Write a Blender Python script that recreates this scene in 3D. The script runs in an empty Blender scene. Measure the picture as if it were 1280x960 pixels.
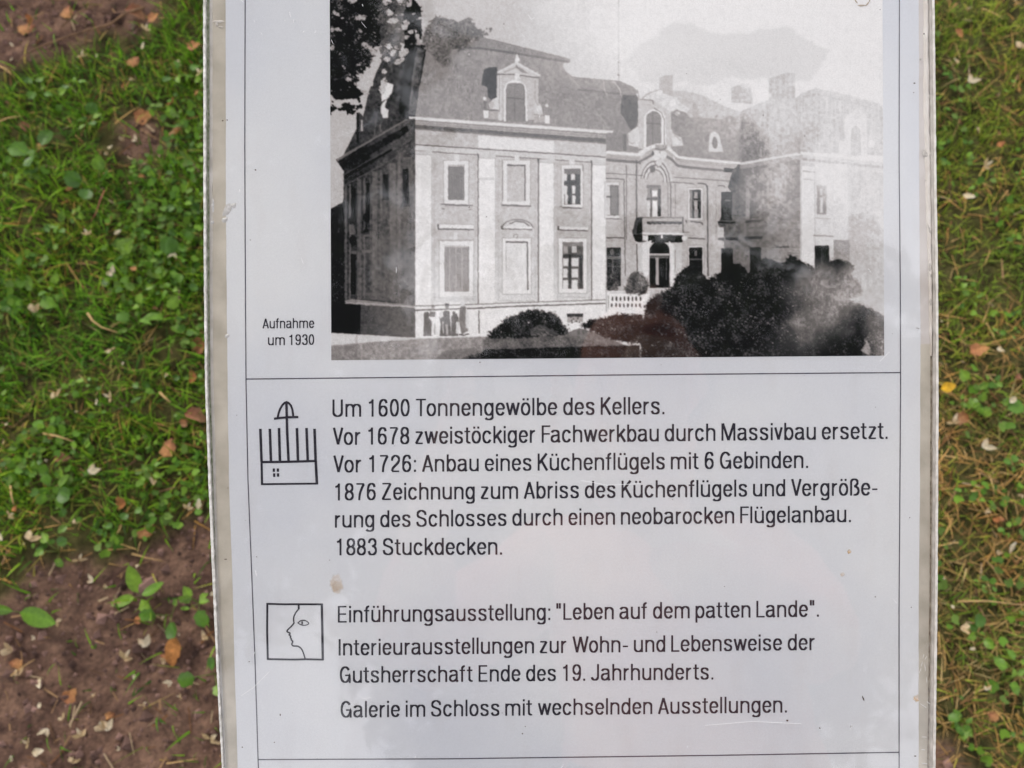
import bpy, math, random
import numpy as np
from mathutils import Vector, Matrix, noise as mnoise

random.seed(7)
rng = np.random.default_rng(11)
R = math.radians
scene = bpy.context.scene
col = scene.collection

# ------------------------------------------------------------------ camera
CAM_H = 1.17
PITCH = 72.0                       # degrees below the horizon
FPX = 1108.0                       # focal length in photograph pixels (1280 wide)
DIST = 0.488                       # camera to board
TILT = R(90.0 - PITCH)
cam_loc = Vector((0, 0, CAM_H))
FWD = Vector((0, math.cos(R(PITCH)), -math.sin(R(PITCH))))
UP = Vector((0, math.sin(R(PITCH)), math.cos(R(PITCH))))
cd = bpy.data.cameras.new("camera")
cd.sensor_width = 36.0
cd.lens = 36.0 * FPX / 1280.0
cd.clip_start = 0.01
cd.clip_end = 600.0
cd.dof.use_dof = True
cd.dof.focus_distance = DIST
cd.dof.aperture_fstop = 11.5
cam = bpy.data.objects.new("camera", cd)
cam.location = cam_loc
cam.rotation_euler = (TILT, 0, 0)
col.objects.link(cam)
scene.camera = cam

# ------------------------------------------------------------------ world: bright, thinly clouded sky
SUN_DIR = Vector((-0.50, 0.62, 0.66)).normalized()
sun_el = math.asin(SUN_DIR.z)
sun_az = math.atan2(SUN_DIR.x, SUN_DIR.y)
world = bpy.data.worlds.new("World")
scene.world = world
world.use_nodes = True
nt = world.node_tree
nt.nodes.clear()
wo = nt.nodes.new("ShaderNodeOutputWorld")
bg = nt.nodes.new("ShaderNodeBackground")
sky = nt.nodes.new("ShaderNodeTexSky")
sky.sky_type = 'NISHITA'
sky.sun_disc = False
sky.sun_elevation = sun_el
sky.sun_rotation = sun_az
sky.air_density = 1.0
sky.dust_density = 3.0
tc = nt.nodes.new("ShaderNodeTexCoord")
cn = nt.nodes.new("ShaderNodeTexNoise")
cn.inputs["Scale"].default_value = 1.3
cn.inputs["Detail"].default_value = 5.0
cn.inputs["Roughness"].default_value = 0.5
cmap = nt.nodes.new("ShaderNodeMapping")
cmap.inputs["Location"].default_value = (0.35, 0.1, 0.2)
nt.links.new(tc.outputs["Generated"], cmap.inputs["Vector"])
nt.links.new(cmap.outputs["Vector"], cn.inputs["Vector"])
cr = nt.nodes.new("ShaderNodeValToRGB")
cr.color_ramp.elements[0].position = 0.30
cr.color_ramp.elements[0].color = (0.30, 0.30, 0.30, 1)
cr.color_ramp.elements[1].position = 0.70
cr.color_ramp.elements[1].color = (1, 1, 1, 1)
nt.links.new(cn.outputs["Fac"], cr.inputs["Fac"])
cloud = nt.nodes.new("ShaderNodeMix")
cloud.data_type = 'RGBA'
cloud.inputs["B"].default_value = (19.0, 18.9, 19.2, 1)
nt.links.new(cr.outputs["Color"], cloud.inputs["Factor"])
nt.links.new(sky.outputs["Color"], cloud.inputs["A"])
nt.links.new(cloud.outputs["Result"], bg.inputs["Color"])
bg.inputs["Strength"].default_value = 0.11
nt.links.new(bg.outputs[0], wo.inputs["Surface"])

sl = bpy.data.lights.new("sun", 'SUN')
sl.energy = 1.5
sl.angle = R(10)
sl.color = (1.0, 0.95, 0.86)
sun = bpy.data.objects.new("sun", sl)
sun.rotation_euler = (-SUN_DIR).to_track_quat('-Z', 'Y').to_euler()
col.objects.link(sun)

vs = scene.view_settings
vs.view_transform = 'Standard'
vs.look = 'None'
vs.exposure = 0.26
vs.gamma = 1.0
scene.render.resolution_x = 1024
scene.render.resolution_y = 768

# ------------------------------------------------------------------ helpers
def tag(o, label=None, cat=None, group=None, kind=None):
    if label: o['label'] = label
    if cat: o['category'] = cat
    if group: o['group'] = group
    if kind: o['kind'] = kind
    return o

def mesh_np(name, V, F, colors=None, smooth=False):
    """V (n,3), F (m,k) all faces with k corners; colors (n,3) linear per point."""
    V = np.asarray(V, dtype=np.float32); F = np.asarray(F, dtype=np.int32)
    me = bpy.data.meshes.new(name)
    m, k = F.shape
    me.vertices.add(len(V)); me.vertices.foreach_set("co", V.ravel())
    me.loops.add(m * k); me.loops.foreach_set("vertex_index", F.ravel())
    me.polygons.add(m)
    me.polygons.foreach_set("loop_start", np.arange(0, m * k, k, dtype=np.int32))
    me.polygons.foreach_set("use_smooth", np.full(m, smooth, dtype=bool))
    me.update(calc_edges=True)
    if colors is not None:
        a = me.color_attributes.new("tint", 'FLOAT_COLOR', 'POINT')
        c = np.ones((len(V), 4), dtype=np.float32); c[:, :3] = colors
        a.data.foreach_set("color", c.ravel())
    return me

def mesh_py(name, V, F, smooth=False):
    me = bpy.data.meshes.new(name)
    me.from_pydata([tuple(v) for v in V], [], F)
    if smooth:
        me.polygons.foreach_set("use_smooth", np.full(len(me.polygons), True, dtype=bool))
    me.update()
    return me

def obj(name, me, mat=None, parent=None, loc=None, rot=None):
    if mat is not None and not me.materials:
        me.materials.append(mat)
    o = bpy.data.objects.new(name, me)
    col.objects.link(o)
    if parent: o.parent = parent
    if loc is not None: o.location = loc
    if rot is not None: o.rotation_euler = rot
    return o

def empty(name, loc=(0, 0, 0), rz=0.0):
    o = bpy.data.objects.new(name, None)
    o.empty_display_size = 0.05
    o.location = loc; o.rotation_euler = (0, 0, rz)
    col.objects.link(o)
    return o

def material(name, base=(.5, .5, .5), rough=.6, spec=.5, attr=False, noise=None, bump=None, translucent=0.0):
    m = bpy.data.materials.new(name)
    m.use_nodes = True
    n = m.node_tree.nodes; l = m.node_tree.links
    b = n["Principled BSDF"]; out = n["Material Output"]
    b.inputs["Roughness"].default_value = rough
    b.inputs["Specular IOR Level"].default_value = spec
    b.inputs["Base Color"].default_value = (*base, 1)
    src = None
    t = n.new("ShaderNodeTexCoord")
    if attr:
        a = n.new("ShaderNodeAttribute"); a.attribute_name = "tint"
        src = a.outputs["Color"]
    if noise:
        sc, dark, light, det = noise
        nz = n.new("ShaderNodeTexNoise"); nz.inputs["Scale"].default_value = sc; nz.inputs["Detail"].default_value = det
        l.new(t.outputs["Object"], nz.inputs["Vector"])
        rp = n.new("ShaderNodeValToRGB")
        rp.color_ramp.elements[0].position = .3; rp.color_ramp.elements[1].position = .7
        rp.color_ramp.elements[0].color = (*dark, 1); rp.color_ramp.elements[1].color = (*light, 1)
        l.new(nz.outputs["Fac"], rp.inputs["Fac"])
        if src is None:
            src = rp.outputs["Color"]
        else:
            mx = n.new("ShaderNodeMix"); mx.data_type = 'RGBA'; mx.blend_type = 'MULTIPLY'
            mx.inputs["Factor"].default_value = 1.0
            l.new(src, mx.inputs["A"]); l.new(rp.outputs["Color"], mx.inputs["B"])
            src = mx.outputs["Result"]
    if src is not None:
        l.new(src, b.inputs["Base Color"])
    if bump:
        sc, st, dist = bump
        bz = n.new("ShaderNodeTexNoise"); bz.inputs["Scale"].default_value = sc; bz.inputs["Detail"].default_value = 6
        l.new(t.outputs["Object"], bz.inputs["Vector"])
        bp = n.new("ShaderNodeBump"); bp.inputs["Strength"].default_value = st; bp.inputs["Distance"].default_value = dist
        l.new(bz.outputs["Fac"], bp.inputs["Height"]); l.new(bp.outputs["Normal"], b.inputs["Normal"])
    if translucent > 0:
        tr = n.new("ShaderNodeBsdfTranslucent")
        if src is not None: l.new(src, tr.inputs["Color"])
        else: tr.inputs["Color"].default_value = (*base, 1)
        ms = n.new("ShaderNodeMixShader"); ms.inputs[0].default_value = translucent
        l.new(b.outputs[0], ms.inputs[1]); l.new(tr.outputs[0], ms.inputs[2])
        l.new(ms.outputs[0], out.inputs["Surface"])
    return m

def s2l(c):
    c = np.clip(np.asarray(c, dtype=np.float64), 0, 1)
    return np.where(c <= 0.04045, c / 12.92, ((c + 0.055) / 1.055) ** 2.4)

def px_ground(px, py, z=0.0):
    """point of the ground seen at a photograph position (used once, to survey the place)"""
    d = FWD + Vector((1, 0, 0)) * ((px - 640) / FPX) + UP * ((480 - py) / FPX)
    t = (CAM_H - z) / -d.z
    p = cam_loc + d * t
    return p.x, p.y

def ground_px(x, y, z=0.0):
    rx = x; ry = y; rz = z - CAM_H
    dep = ry * FWD.y + rz * FWD.z
    u = rx / dep; v = (ry * UP.y + rz * UP.z) / dep
    return 640 + u * FPX, 480 - v * FPX

def vnoise(x, y, seed=0):
    """value noise on arrays"""
    x = np.asarray(x, dtype=np.float64); y = np.asarray(y, dtype=np.float64)
    xi = np.floor(x).astype(np.int64); yi = np.floor(y).astype(np.int64)
    fx = x - xi; fy = y - yi
    fx = fx * fx * (3 - 2 * fx); fy = fy * fy * (3 - 2 * fy)
    def h(a, b):
        n = (a * 374761393 + b * 668265263 + seed * 974634777) & 0xffffffff
        n = ((n ^ (n >> 13)) * 1274126177) & 0xffffffff
        return ((n ^ (n >> 16)) & 0xffff) / 65535.0
    return (h(xi, yi) * (1 - fx) + h(xi + 1, yi) * fx) * (1 - fy) + (h(xi, yi + 1) * (1 - fx) + h(xi + 1, yi + 1) * fx) * fy

def fbm(x, y, seed=0, octv=4):
    s = 0; a = .5; t = 0
    for k in range(octv):
        s = s + a * vnoise(np.asarray(x) * 2 ** k, np.asarray(y) * 2 ** k, seed + k); t += a; a *= .5
    return s / t

def inpoly(X, Y, pts):
    c = np.zeros(np.shape(X), dtype=bool)
    n = len(pts)
    for i in range(n):
        x0, y0 = pts[i]; x1, y1 = pts[(i + 1) % n]
        if y0 == y1: continue
        k = ((Y >= y0) != (Y >= y1)) & (X < (x1 - x0) * (Y - y0) / (y1 - y0) + x0)
        c ^= k
    return c

# ------------------------------------------------------------------ the setting: ground
SOIL = [
    [(-400, -200), (230, -200), (200, 0), (178, 32), (150, 40), (100, 52), (60, 78), (0, 92), (-400, 100)],
    [(-600, 700), (0, 742), (28, 722), (60, 700), (128, 702), (160, 686), (205, 668), (262, 640), (300, 640), (330, 760), (320, 1300), (-600, 1300)],
    [(1150, 925), (1190, 930), (1225, 975), (1260, 1300), (1000, 1300), (1120, 960)],
]
def soil_mask(x, y):
    """1 where bare earth shows"""
    px, py = ground_px(x, y)
    jx = (fbm(px / 22., py / 22., 3) - .5) * 46; jy = (fbm(px / 22., py / 22., 9) - .5) * 46
    m = np.zeros(np.shape(px), dtype=bool)
    for p in SOIL: m |= inpoly(px + jx, py + jy, p)
    m |= ((px + jx * .5 - 178) / 31.) ** 2 + ((py + jy * .5 - 172) / 30.) ** 2 < 1
    return m
def ground_z(x, y):
    near = np.clip(1.4 - np.hypot(np.asarray(x), np.asarray(y) - .4) / 2.5, 0, 1)
    z = (fbm(np.asarray(x) * 7, np.asarray(y) * 7, 21, 4) - .5) * .030 + (fbm(np.asarray(x) * 60, np.asarray(y) * 60, 31, 3) - .5) * .013 + (vnoise(np.asarray(x) * 131, np.asarray(y) * 131, 33) - .5) * .0035
    return z * near
fx = np.arange(-1.25, 1.2501, .0075); fy = np.arange(-.75, 1.75, .0075)
far = [.15, .35, .7, 1.2, 2.2, 4, 8, 16, 40, 100, 250]
gx = np.concatenate([(-1.25 - np.array(far))[::-1], fx, fx[-1] + np.array(far)])
gy = np.concatenate([(-.75 - np.array(far))[::-1], fy, fy[-1] + np.array(far)])
GX, GY = np.meshgrid(gx, gy)
GZ = ground_z(GX, GY)
sm = soil_mask(GX, GY).astype(float)
sm[np.hypot(GX, GY) > 3] = 0
k = sm.copy()
for _ in range(2):
    k[1:-1, 1:-1] = (k[1:-1, 1:-1] + k[:-2, 1:-1] + k[2:, 1:-1] + k[1:-1, :-2] + k[1:-1, 2:]) / 5
mott = fbm(GX * 45, GY * 45, 41)
grain = vnoise(GX * 133, GY * 133, 5)
soilc = np.array([.205, .125, .090]); soild = np.array([.080, .046, .037]); lawnc = np.array([.062, .058, .020])
farc = np.array([.060, .085, .020])
t = np.clip(mott * 1.6 - .32 + (grain - .5) * .9, 0, 1)[..., None]
C = (soilc * t + soild * (1 - t)) * k[..., None] + (lawnc * (.5 + t)) * (1 - k[..., None])
fr = np.clip((np.hypot(GX, GY - .4) - 1.6) / .8, 0, 1)[..., None]
C = C * (1 - fr) + farc * fr
nx, ny = len(gx), len(gy)
idx = np.arange(nx * ny).reshape(ny, nx)
F = np.stack([idx[:-1, :-1], idx[:-1, 1:], idx[1:, 1:], idx[1:, :-1]], -1).reshape(-1, 4)
M_ground = material("earth", attr=True, rough=.95, spec=.15, noise=(160, (.62, .62, .62), (1.25, 1.2, 1.15), 8), bump=(230, .8, .004))
ground = obj("ground", mesh_np("ground", np.stack([GX, GY, GZ], -1).reshape(-1, 3), F, C.reshape(-1, 3), True), M_ground)
tag(ground, kind="structure")

# small crumbs of earth
def crumbs():
    n = 20000
    V = []; F = []; Cc = []
    x = rng.uniform(-1.2, 1.2, n * 2); y = rng.uniform(-.7, 1.6, n * 2)
    ok = soil_mask(x, y); x = x[ok][:n]; y = y[ok][:n]; n = len(x)
    z = ground_z(x, y)
    base = np.array([(0, 0, 1), (1, 0, 0), (0, 1, 0), (-1, 0, 0), (0, -1, 0)], float)
    r = .0013 + rng.gamma(1.2, .0017, n)
    jit = rng.uniform(.55, 1.3, (n, 5, 3))
    an = rng.uniform(0, 6.28, n); c, s = np.cos(an), np.sin(an)
    P = base[None] * jit * r[:, None, None]
    Q = P.copy(); Q[..., 0] = P[..., 0] * c[:, None] - P[..., 1] * s[:, None]; Q[..., 1] = P[..., 0] * s[:, None] + P[..., 1] * c[:, None]
    Q += np.stack([x, y, z], -1)[:, None]
    f = np.array([(0, 1, 2), (0, 2, 3), (0, 3, 4), (0, 4, 1)])
    F = (f[None] + (np.arange(n) * 5)[:, None, None]).reshape(-1, 3)
    cc = np.array([.190, .115, .096]) * rng.uniform(.30, 1.45, (n, 1))
    me = mesh_np("soil_crumbs", Q.reshape(-1, 3), F, np.repeat(cc, 5, 0))
    o = obj("soil_crumbs", me, material("crumb", attr=True, rough=.95, spec=.1))
    tag(o, "loose brown crumbs of earth strewn over the bare soil patches", "soil", kind="stuff")
crumbs()

# ------------------------------------------------------------------ grass
def blades(n, xr, yr, seed, keep, length, width, flat, palette, weights, name, label, cat, mat):
    r = np.random.default_rng(seed)
    x = r.uniform(*xr, n); y = r.uniform(*yr, n)
    # clump the blades into tufts
    tx = x + r.normal(0, .006, n); ty = y + r.normal(0, .006, n)
    q = np.round(x / .022) * .022; w = np.round(y / .022) * .022
    x = tx * .72 + q * .28; y = ty * .72 + w * .28
    ok = keep(x, y, r)
    x = x[ok]; y = y[ok]; n = len(x)
    z = ground_z(x, y) - .003
    L = r.uniform(*length, n); W = r.uniform(*width, n)
    az = r.uniform(0, 2 * np.pi, n)
    lean0 = r.uniform(flat[0], flat[1], n); bend = r.uniform(.1, 1.0, n)
    seg = 3
    pts = []
    cx, cy, cz = x.copy(), y.copy(), z.copy()
    ang = lean0.copy()
    side = np.stack([-np.sin(az), np.cos(az)], -1)
    tw = r.normal(0, .5, n)
    V = np.zeros((n, (seg + 1) * 2 - 1, 3))
    k = 0
    for i in range(seg + 1):
        ww = W * (1, .95, .65, 0)[i]
        sx = side[:, 0] * np.cos(tw * i); sy = side[:, 1] * np.cos(tw * i); sz = np.sin(tw * i) * .6
        if i < seg:
            V[:, k] = np.stack([cx - sx * ww / 2, cy - sy * ww / 2, cz - sz * ww / 2], -1)
            V[:, k + 1] = np.stack([cx + sx * ww / 2, cy + sy * ww / 2, cz + sz * ww / 2], -1); k += 2
        else:
            V[:, k] = np.stack([cx, cy, cz], -1)
        cx = cx + np.sin(ang) * np.cos(az) * L / seg
        cy = cy + np.sin(ang) * np.sin(az) * L / seg
        cz = np.maximum(cz + np.cos(ang) * L / seg, ground_z(cx, cy) + .001)
        ang = np.minimum(ang + bend / seg * 1.2, 1.75)
    tri = np.array([(0, 1, 3), (0, 3, 2), (2, 3, 5), (2, 5, 4), (4, 5, 6)])
    F = (tri[None] + (np.arange(n) * 7)[:, None, None]).reshape(-1, 3)
    pal = np.array(palette); pi = r.choice(len(pal), n, p=np.array(weights) / sum(weights))
    cc = pal[pi] * r.uniform(.72, 1.5, (n, 1))
    # broad yellow-green variation from place to place
    v = fbm(x * 9, y * 9, 77)
    cc = cc * (1 + np.stack([(v - .5) * .9, (v - .5) * .4, (v - .5) * .2], -1))
    me = mesh_np(name, V.reshape(-1, 3), F, np.repeat(np.clip(cc, .004, 1), 7, 0), True)
    o = obj(name, me, mat)
    tag(o, label, cat, kind="stuff")
    return o
M_grass = material("grass_blade", attr=True, rough=.55, spec=.25, translucent=.3)
M_straw = material("dry_grass_blade", attr=True, rough=.8, spec=.15, translucent=.12)
def dry_amount(x, y):
    px, py = ground_px(x, y)
    a = np.clip((py - 340) / 170., 0, 1) * (px > 800)
    a = np.maximum(a, np.exp(-((py - 140) / 70.) ** 2) * .22 * (px > 1100))
    return np.clip(a * .85 + (fbm(px / 60., py / 60., 5) - .55) * .9 * (px > 800), 0, 1)
GREENS = [(.100, .235, .010), (.150, .300, .015), (.038, .105, .008), (.210, .360, .022), (.250, .240, .040)]
def keep_green(x, y, r):
    s = soil_mask(x, y) | soil_mask(x + .026, y) | soil_mask(x - .026, y) | soil_mask(x, y + .026) | soil_mask(x, y - .026)
    s &= r.random(len(x)) < .96
    px, py = ground_px(x, y)
    p = np.where(s, .006, 1.0) * (1 - .82 * dry_amount(x, y))
    p = p * np.clip(.1 + 1.7 * (fbm(px / 34., py / 34., 61) - .22), .08, 1)
    return r.random(len(x)) < p
def keep_dry(x, y, r):
    s = soil_mask(x, y)
    p = np.where(s, .005, .13) + .8 * dry_amount(x, y) * ~s
    return r.random(len(x)) < p
DRY = [(.34, .20, .060), (.42, .26, .095), (.20, .11, .045), (.28, .24, .05), (.50, .34, .15)]
VISX = (-1.02, 1.02); VISY = (-.32, 1.35)
blades(72000, (-1.05, -.18), VISY, 1, keep_green, (.013, .050), (.0011, .0032), (.15, 1.0), GREENS, (4, 4, 4, 2, 1.5),
       "lawn_grass", "short green grass blades growing in the lawn left of the board", "grass", M_grass)
blades(78000, (.22, 1.05), VISY, 2, keep_green, (.012, .034), (.0010, .0024), (.15, 1.1), [(.165, .245, .020), (.225, .305, .026), (.090, .160, .014), (.285, .310, .045)], (4, 4, 3, 2),
       "lawn_grass", "short yellowish green grass blades in the lawn right of the board", "grass", M_grass)
blades(30000, (-2.2, 2.2), (-1.6, 2.6), 3, lambda x, y, r: ~((np.abs(x) < 1.02) & (np.abs(x) > .2) & (y > -.3) & (y < 1.3)) & (r.random(len(x)) < np.where(soil_mask(x, y), .03, 1.)), (.02, .05), (.002, .0045), (.2, 1.0), GREENS, (4, 4, 3, 2, 1),
       "lawn_grass", "green grass covering the ground under and around the board", "grass", M_grass)
blades(70000, (-1.05, 1.05), VISY, 4, keep_dry, (.018, .060), (.0009, .0022), (1.0, 1.5), DRY, (4, 4, 3, 2, 1.5),
       "dry_grass", "dead straw coloured grass matted flat between the green blades", "grass", M_straw)

def clover(n, xr, seed, lab):
    """small round clover leaflets carpeting part of the lawn"""
    r = np.random.default_rng(seed)
    x = r.uniform(*xr, n); y = r.uniform(*VISY, n)
    ok = ~soil_mask(x, y) & (fbm(x * 11, y * 11, 501) > .54); x = x[ok]; y = y[ok]; n = len(x)
    z = ground_z(x, y) + r.uniform(.008, .026, n)
    R0 = r.uniform(.0028, .0068, n); a0 = r.uniform(0, 6.28, n)
    tx, ty = r.normal(0, .35, n), r.normal(0, .35, n)
    ring = 7
    V = np.zeros((n, ring + 1, 3)); V[:, 0] = np.stack([x, y, z - R0 * .15], -1)
    for k in range(ring):
        t = 2 * np.pi * k / ring; rad = R0 * (1 if k else .45) * r.uniform(.85, 1.15, n)
        dx, dy = np.cos(a0 + t) * rad, np.sin(a0 + t) * rad
        V[:, k + 1] = np.stack([x + dx, y + dy, z + dx * tx + dy * ty], -1)
    f = np.array([(0, 1 + k, 1 + (k + 1) % ring) for k in range(ring)])
    F = (f[None] + (np.arange(n) * (ring + 1))[:, None, None]).reshape(-1, 3)
    g = np.array([(.100, .215, .018), (.145, .270, .024), (.065, .150, .016), (.12, .20, .035)])[r.integers(0, 4, n)] * r.uniform(.75, 1.25, (n, 1))
    o = obj("clover", mesh_np("clover", V.reshape(-1, 3), F, np.repeat(g, ring + 1, 0), True), M_grass)
    tag(o, lab, "clover", kind="stuff")
clover(9000, (-1.0, -.2), 91, "small round clover leaflets in patches through the lawn left of the board")
clover(3000, (.24, 1.0), 92, "sparse round clover leaflets in the lawn right of the board")
# ------------------------------------------------------------------ leaves, petals, plants, twigs
def leaf_mesh(name, L, W, shape, curl, fold, segs=6, jag=0.0, seed=0, c0=(.1, .2, .02), c1=None, thick=True):
    """a blade of a leaf along +X from the stalk, with midrib fold, curl along its length and an own outline"""
    r = random.Random(seed)
    V = []; Cc = []
    for i in range(segs + 1):
        t = i / segs
        if shape == 'round': w = math.sqrt(max(0, 1 - (2 * t - 1) ** 2)) ** .8
        elif shape == 'heart': w = (math.sin(math.pi * min(1, t * .9 + .18)) ** .7) * (1 if t < 1 else .0)
        elif shape == 'oval': w = math.sin(math.pi * (t ** .8)) ** .75
        else: w = math.sin(math.pi * t ** .65) ** .9
        w = max(w, .04)
        a = curl * (t - .3)
        x = L * t if abs(curl) < 1e-3 else L * (math.sin(curl * t) / curl)
        zc = 0 if abs(curl) < 1e-3 else L * (1 - math.cos(curl * t)) / curl
        for j, s in enumerate((-1, -.5, 0, .5, 1)):
            jj = 1 + (r.random() - .5) * jag * (1 if abs(s) == 1 else .3)
            y = s * w * W / 2 * jj
            z = zc + abs(y) * fold + (r.random() - .5) * jag * L * .08
            V.append((x + (r.random() - .5) * jag * L * .05, y, z))
            vein = .82 if s == 0 else 1
            cc = [c0[k] * (1 - t) + (c1 or c0)[k] * t for k in range(3)]
            m = (.85 + .3 * r.random())
            Cc.append([q * m * (1.18 if s == 0 else 1) for q in cc])
    F = []
    for i in range(segs):
        for j in range(4):
            a = i * 5 + j
            F.append((a, a + 1, a + 6, a + 5))
    me = mesh_np(name, V, np.array(F), np.array(Cc), True)
    return me
M_leaf = material("green_leaf", attr=True, rough=.45, spec=.4, translucent=.25, noise=(350, (.8, .8, .8), (1.15, 1.15, 1.1), 3))
M_dead = material("dead_leaf", attr=True, rough=.7, spec=.25, translucent=.12, noise=(300, (.65, .62, .6), (1.2, 1.2, 1.2), 5), bump=(260, .5, .001))
M_petal = material("pale_petal", attr=True, rough=.7, spec=.2, translucent=.3, noise=(400, (.85, .82, .75), (1.1, 1.1, 1.1), 3))
M_stem = material("stem", base=(.12, .17, .03), rough=.6)
M_twig = material("twig_bark", base=(.12, .06, .03), rough=.85, noise=(120, (.09, .045, .025), (.24, .13, .065), 5), bump=(300, .6, .001))

def tube_me(name, pts, radii, sides=6):
    V = []; F = []
    n = len(pts)
    for i, p in enumerate(pts):
        p = Vector(p)
        d = (Vector(pts[min(i + 1, n - 1)]) - Vector(pts[max(i - 1, 0)])).normalized()
        a = d.orthogonal().normalized() if i == 0 else (a - d * a.dot(d)).normalized()
        b = d.cross(a)
        for k in range(sides):
            t = 2 * math.pi * k / sides
            V.append(p + (a * math.cos(t) + b * math.sin(t)) * radii[i])
    for i in range(n - 1):
        for k in range(sides):
            F.append((i * sides + k, i * sides + (k + 1) % sides, (i + 1) * sides + (k + 1) % sides, (i + 1) * sides + k))
    F.append(tuple(range(sides))[::-1]); F.append(tuple(range((n - 1) * sides, n * sides)))
    return mesh_py(name, V, F, True)

GC = [(.120, .245, .020), (.085, .190, .016), (.170, .295, .030), (.065, .150, .018), (.140, .250, .034)]
round_leaves = [leaf_mesh("round_leaf", .020, (.013, .017, .015, .018, .012)[i], 'round' if i % 2 else 'heart', -.9 + .5 * i, .10 + .12 * i, 6, .26, i, GC[i], None) for i in range(5)]
long_leaves = [leaf_mesh("long_leaf", .046, .021, 'oval', .5 - .3 * i, .25, 8, .06, 20 + i, GC[(i * 2) % 5], None) for i in range(3)]
stalks = tube_me("stalk", [(0, 0, 0), (.4, 0, .45), (.85, 0, .85), (1, 0, 1)], [.06, .05, .045, .04], 5)

def weed(px, py, n, size, kind, label, group, seed, zlift=.0):
    """small lawn plant: leaves on stalks round a common root"""
    r = random.Random(seed)
    x, y = px_ground(px, py, .02)
    z = float(ground_z(x, y))
    t = empty("lawn_weed", (x, y, z), r.uniform(0, 6.28))
    tag(t, label, "plant", group)
    for i in range(n):
        a = 2 * math.pi * i / n + r.uniform(-.35, .35)
        hgt = r.uniform(.010, .028) + zlift; rad = r.uniform(.004, .018) * size
        me = r.choice(round_leaves if kind == 'round' else long_leaves)
        s = size * r.uniform(.65, 1.2)
        if kind == 'long': hgt = .010 + r.uniform(0, .008); rad = .005
        lf = bpy.data.objects.new("leaf", me); col.objects.link(lf); lf.parent = t
        lf.location = (math.cos(a) * rad, math.sin(a) * rad, hgt)
        lf.rotation_euler = (r.uniform(-.7, .7), r.uniform(-.6, .35), a)
        lf.scale = (s, s * r.uniform(.85, 1.1), s)
        st = bpy.data.objects.new("stalk", stalks); col.objects.link(st); st.parent = t
        st.rotation_euler = (0, 0, a); st.scale = (max(rad, .003), .012, hgt)
    return t
for m in round_leaves + long_leaves: m.materials.append(M_leaf)
stalks.materials.append(M_stem)

# particular plants that can be picked out in the photograph
weed(170, 745, 4, 1.05, 'long', "broad-leaved green weed growing alone out of the bare soil left of the board", None, 101)
weed(207, 768, 3, .95, 'round', "small round-leaved seedling beside the broad-leaved weed on the bare soil", None, 102)
weed(20, 765, 2, 1.2, 'long', "plantain with two large glossy leaves at the photo's left edge above the soil", None, 103)
weed(244, 752, 6, .95, 'round', "clump of small round leaves hard against the board's lower left edge", None, 104)
weed(262, 842, 3, 1.0, 'round', "bright green leaf tuft poking out from under the board beside bare soil", None, 105)
weed(134, 318, 3, 1.5, 'round', "weed with the largest rounded leaf in the grass left of the board's printed photo", None, 106)
weed(208, 332, 3, 1.25, 'round', "weed with pointed pale green leaves right of the largest rounded leaf", None, 107)
weed(206, 394, 3, 1.3, 'round', "weed with broad paired leaves next to the orange leaf near the board", None, 108)
weed(38, 368, 3, 1.35, 'round', "dark round-leaved weed near the photo's left edge behind a white petal", None, 109)
weed(72, 612, 7, 1.05, 'round', "clump of heart-shaped leaves in the grass just above the bare soil", None, 110)
weed(44, 190, 3, 1.3, 'round', "weed with large crinkled leaf at the left edge below the twigs", None, 111)
weed(118, 228, 4, 1.2, 'round', "pale round-leaved weed below the small bare mound of earth", None, 112)
weed(1216, 490, 3, 1.0, 'round', "bright pair of leaves in the grass right of the yellow fallen leaf", None, 113)
weed(1250, 515, 4, 1.0, 'round', "small clump of round leaves at the right edge beside pale petals", None, 114)
weed(1205, 905, 6, .7, 'round', "leafy seedling at the lower right corner among dead grass", None, 115)
weed(1262, 850, 4, .9, 'round', "weed with pale shiny leaves at the right edge low in the photo", None, 116)
weed(1222, 790, 3, .9, 'round', "small weed in the matted dead grass beside the board's lower right edge", None, 117)
rr = random.Random(5)
def place_words(px, py):
    near = "left" if px < 600 else "right"
    lv = int(np.clip((py + 5) // 107, 0, 8))
    lvl = ("beside the printed roof tops", "beside the printed upper windows", "beside the printed balcony", "beside the printed bushes", "beside the first text lines",
           "beside the fourth text line", "beside the blank gap in the text", "beside the face symbol", "beside the last text line")[lv]
    if px < 600: d = "closest in" if px > 190 else ("midway out" if px > 95 else "outermost")
    else: d = "closest in" if px < 1225 else "outermost"
    return near, near + " of board, " + lvl + ", " + d
USED = set()
def unique_spot(fn):
    """draw places until the words that tell the place are not taken yet"""
    for _ in range(60):
        s = fn()
        if s[-1] not in USED: break
    USED.add(s[-1])
    return s
cnt = 0
while cnt < 40:
    nl, px, py, lab_ = unique_spot(lambda: (lambda n, a, b: (n, a, b, ("", "", "two", "three", "four", "five")[n] + "-leaved small weed " + place_words(a, b)[1]))(rr.randint(3, 5), rr.uniform(0, 258), rr.uniform(70, 700)))
    x, y = px_ground(px, py)
    if bool(soil_mask(np.array([x]), np.array([y]))[0]): continue
    weed(px, py, nl, rr.uniform(.42, .85), 'round', lab_, "round-leaved weeds in the grass left of the board", 300 + cnt)
    cnt += 1
for i in range(18):
    nl, px, py, lab_ = unique_spot(lambda: (lambda n, a, b: (n, a, b, ("", "", "two", "three", "four", "five")[n] + "-leaved small weed " + place_words(a, b)[1]))(rr.randint(2, 4), rr.uniform(1172, 1280), rr.uniform(100, 950)))
    weed(px, py, nl, rr.uniform(.35, .7), 'round', lab_, "round-leaved weeds in the grass right of the board", 500 + i)

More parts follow.
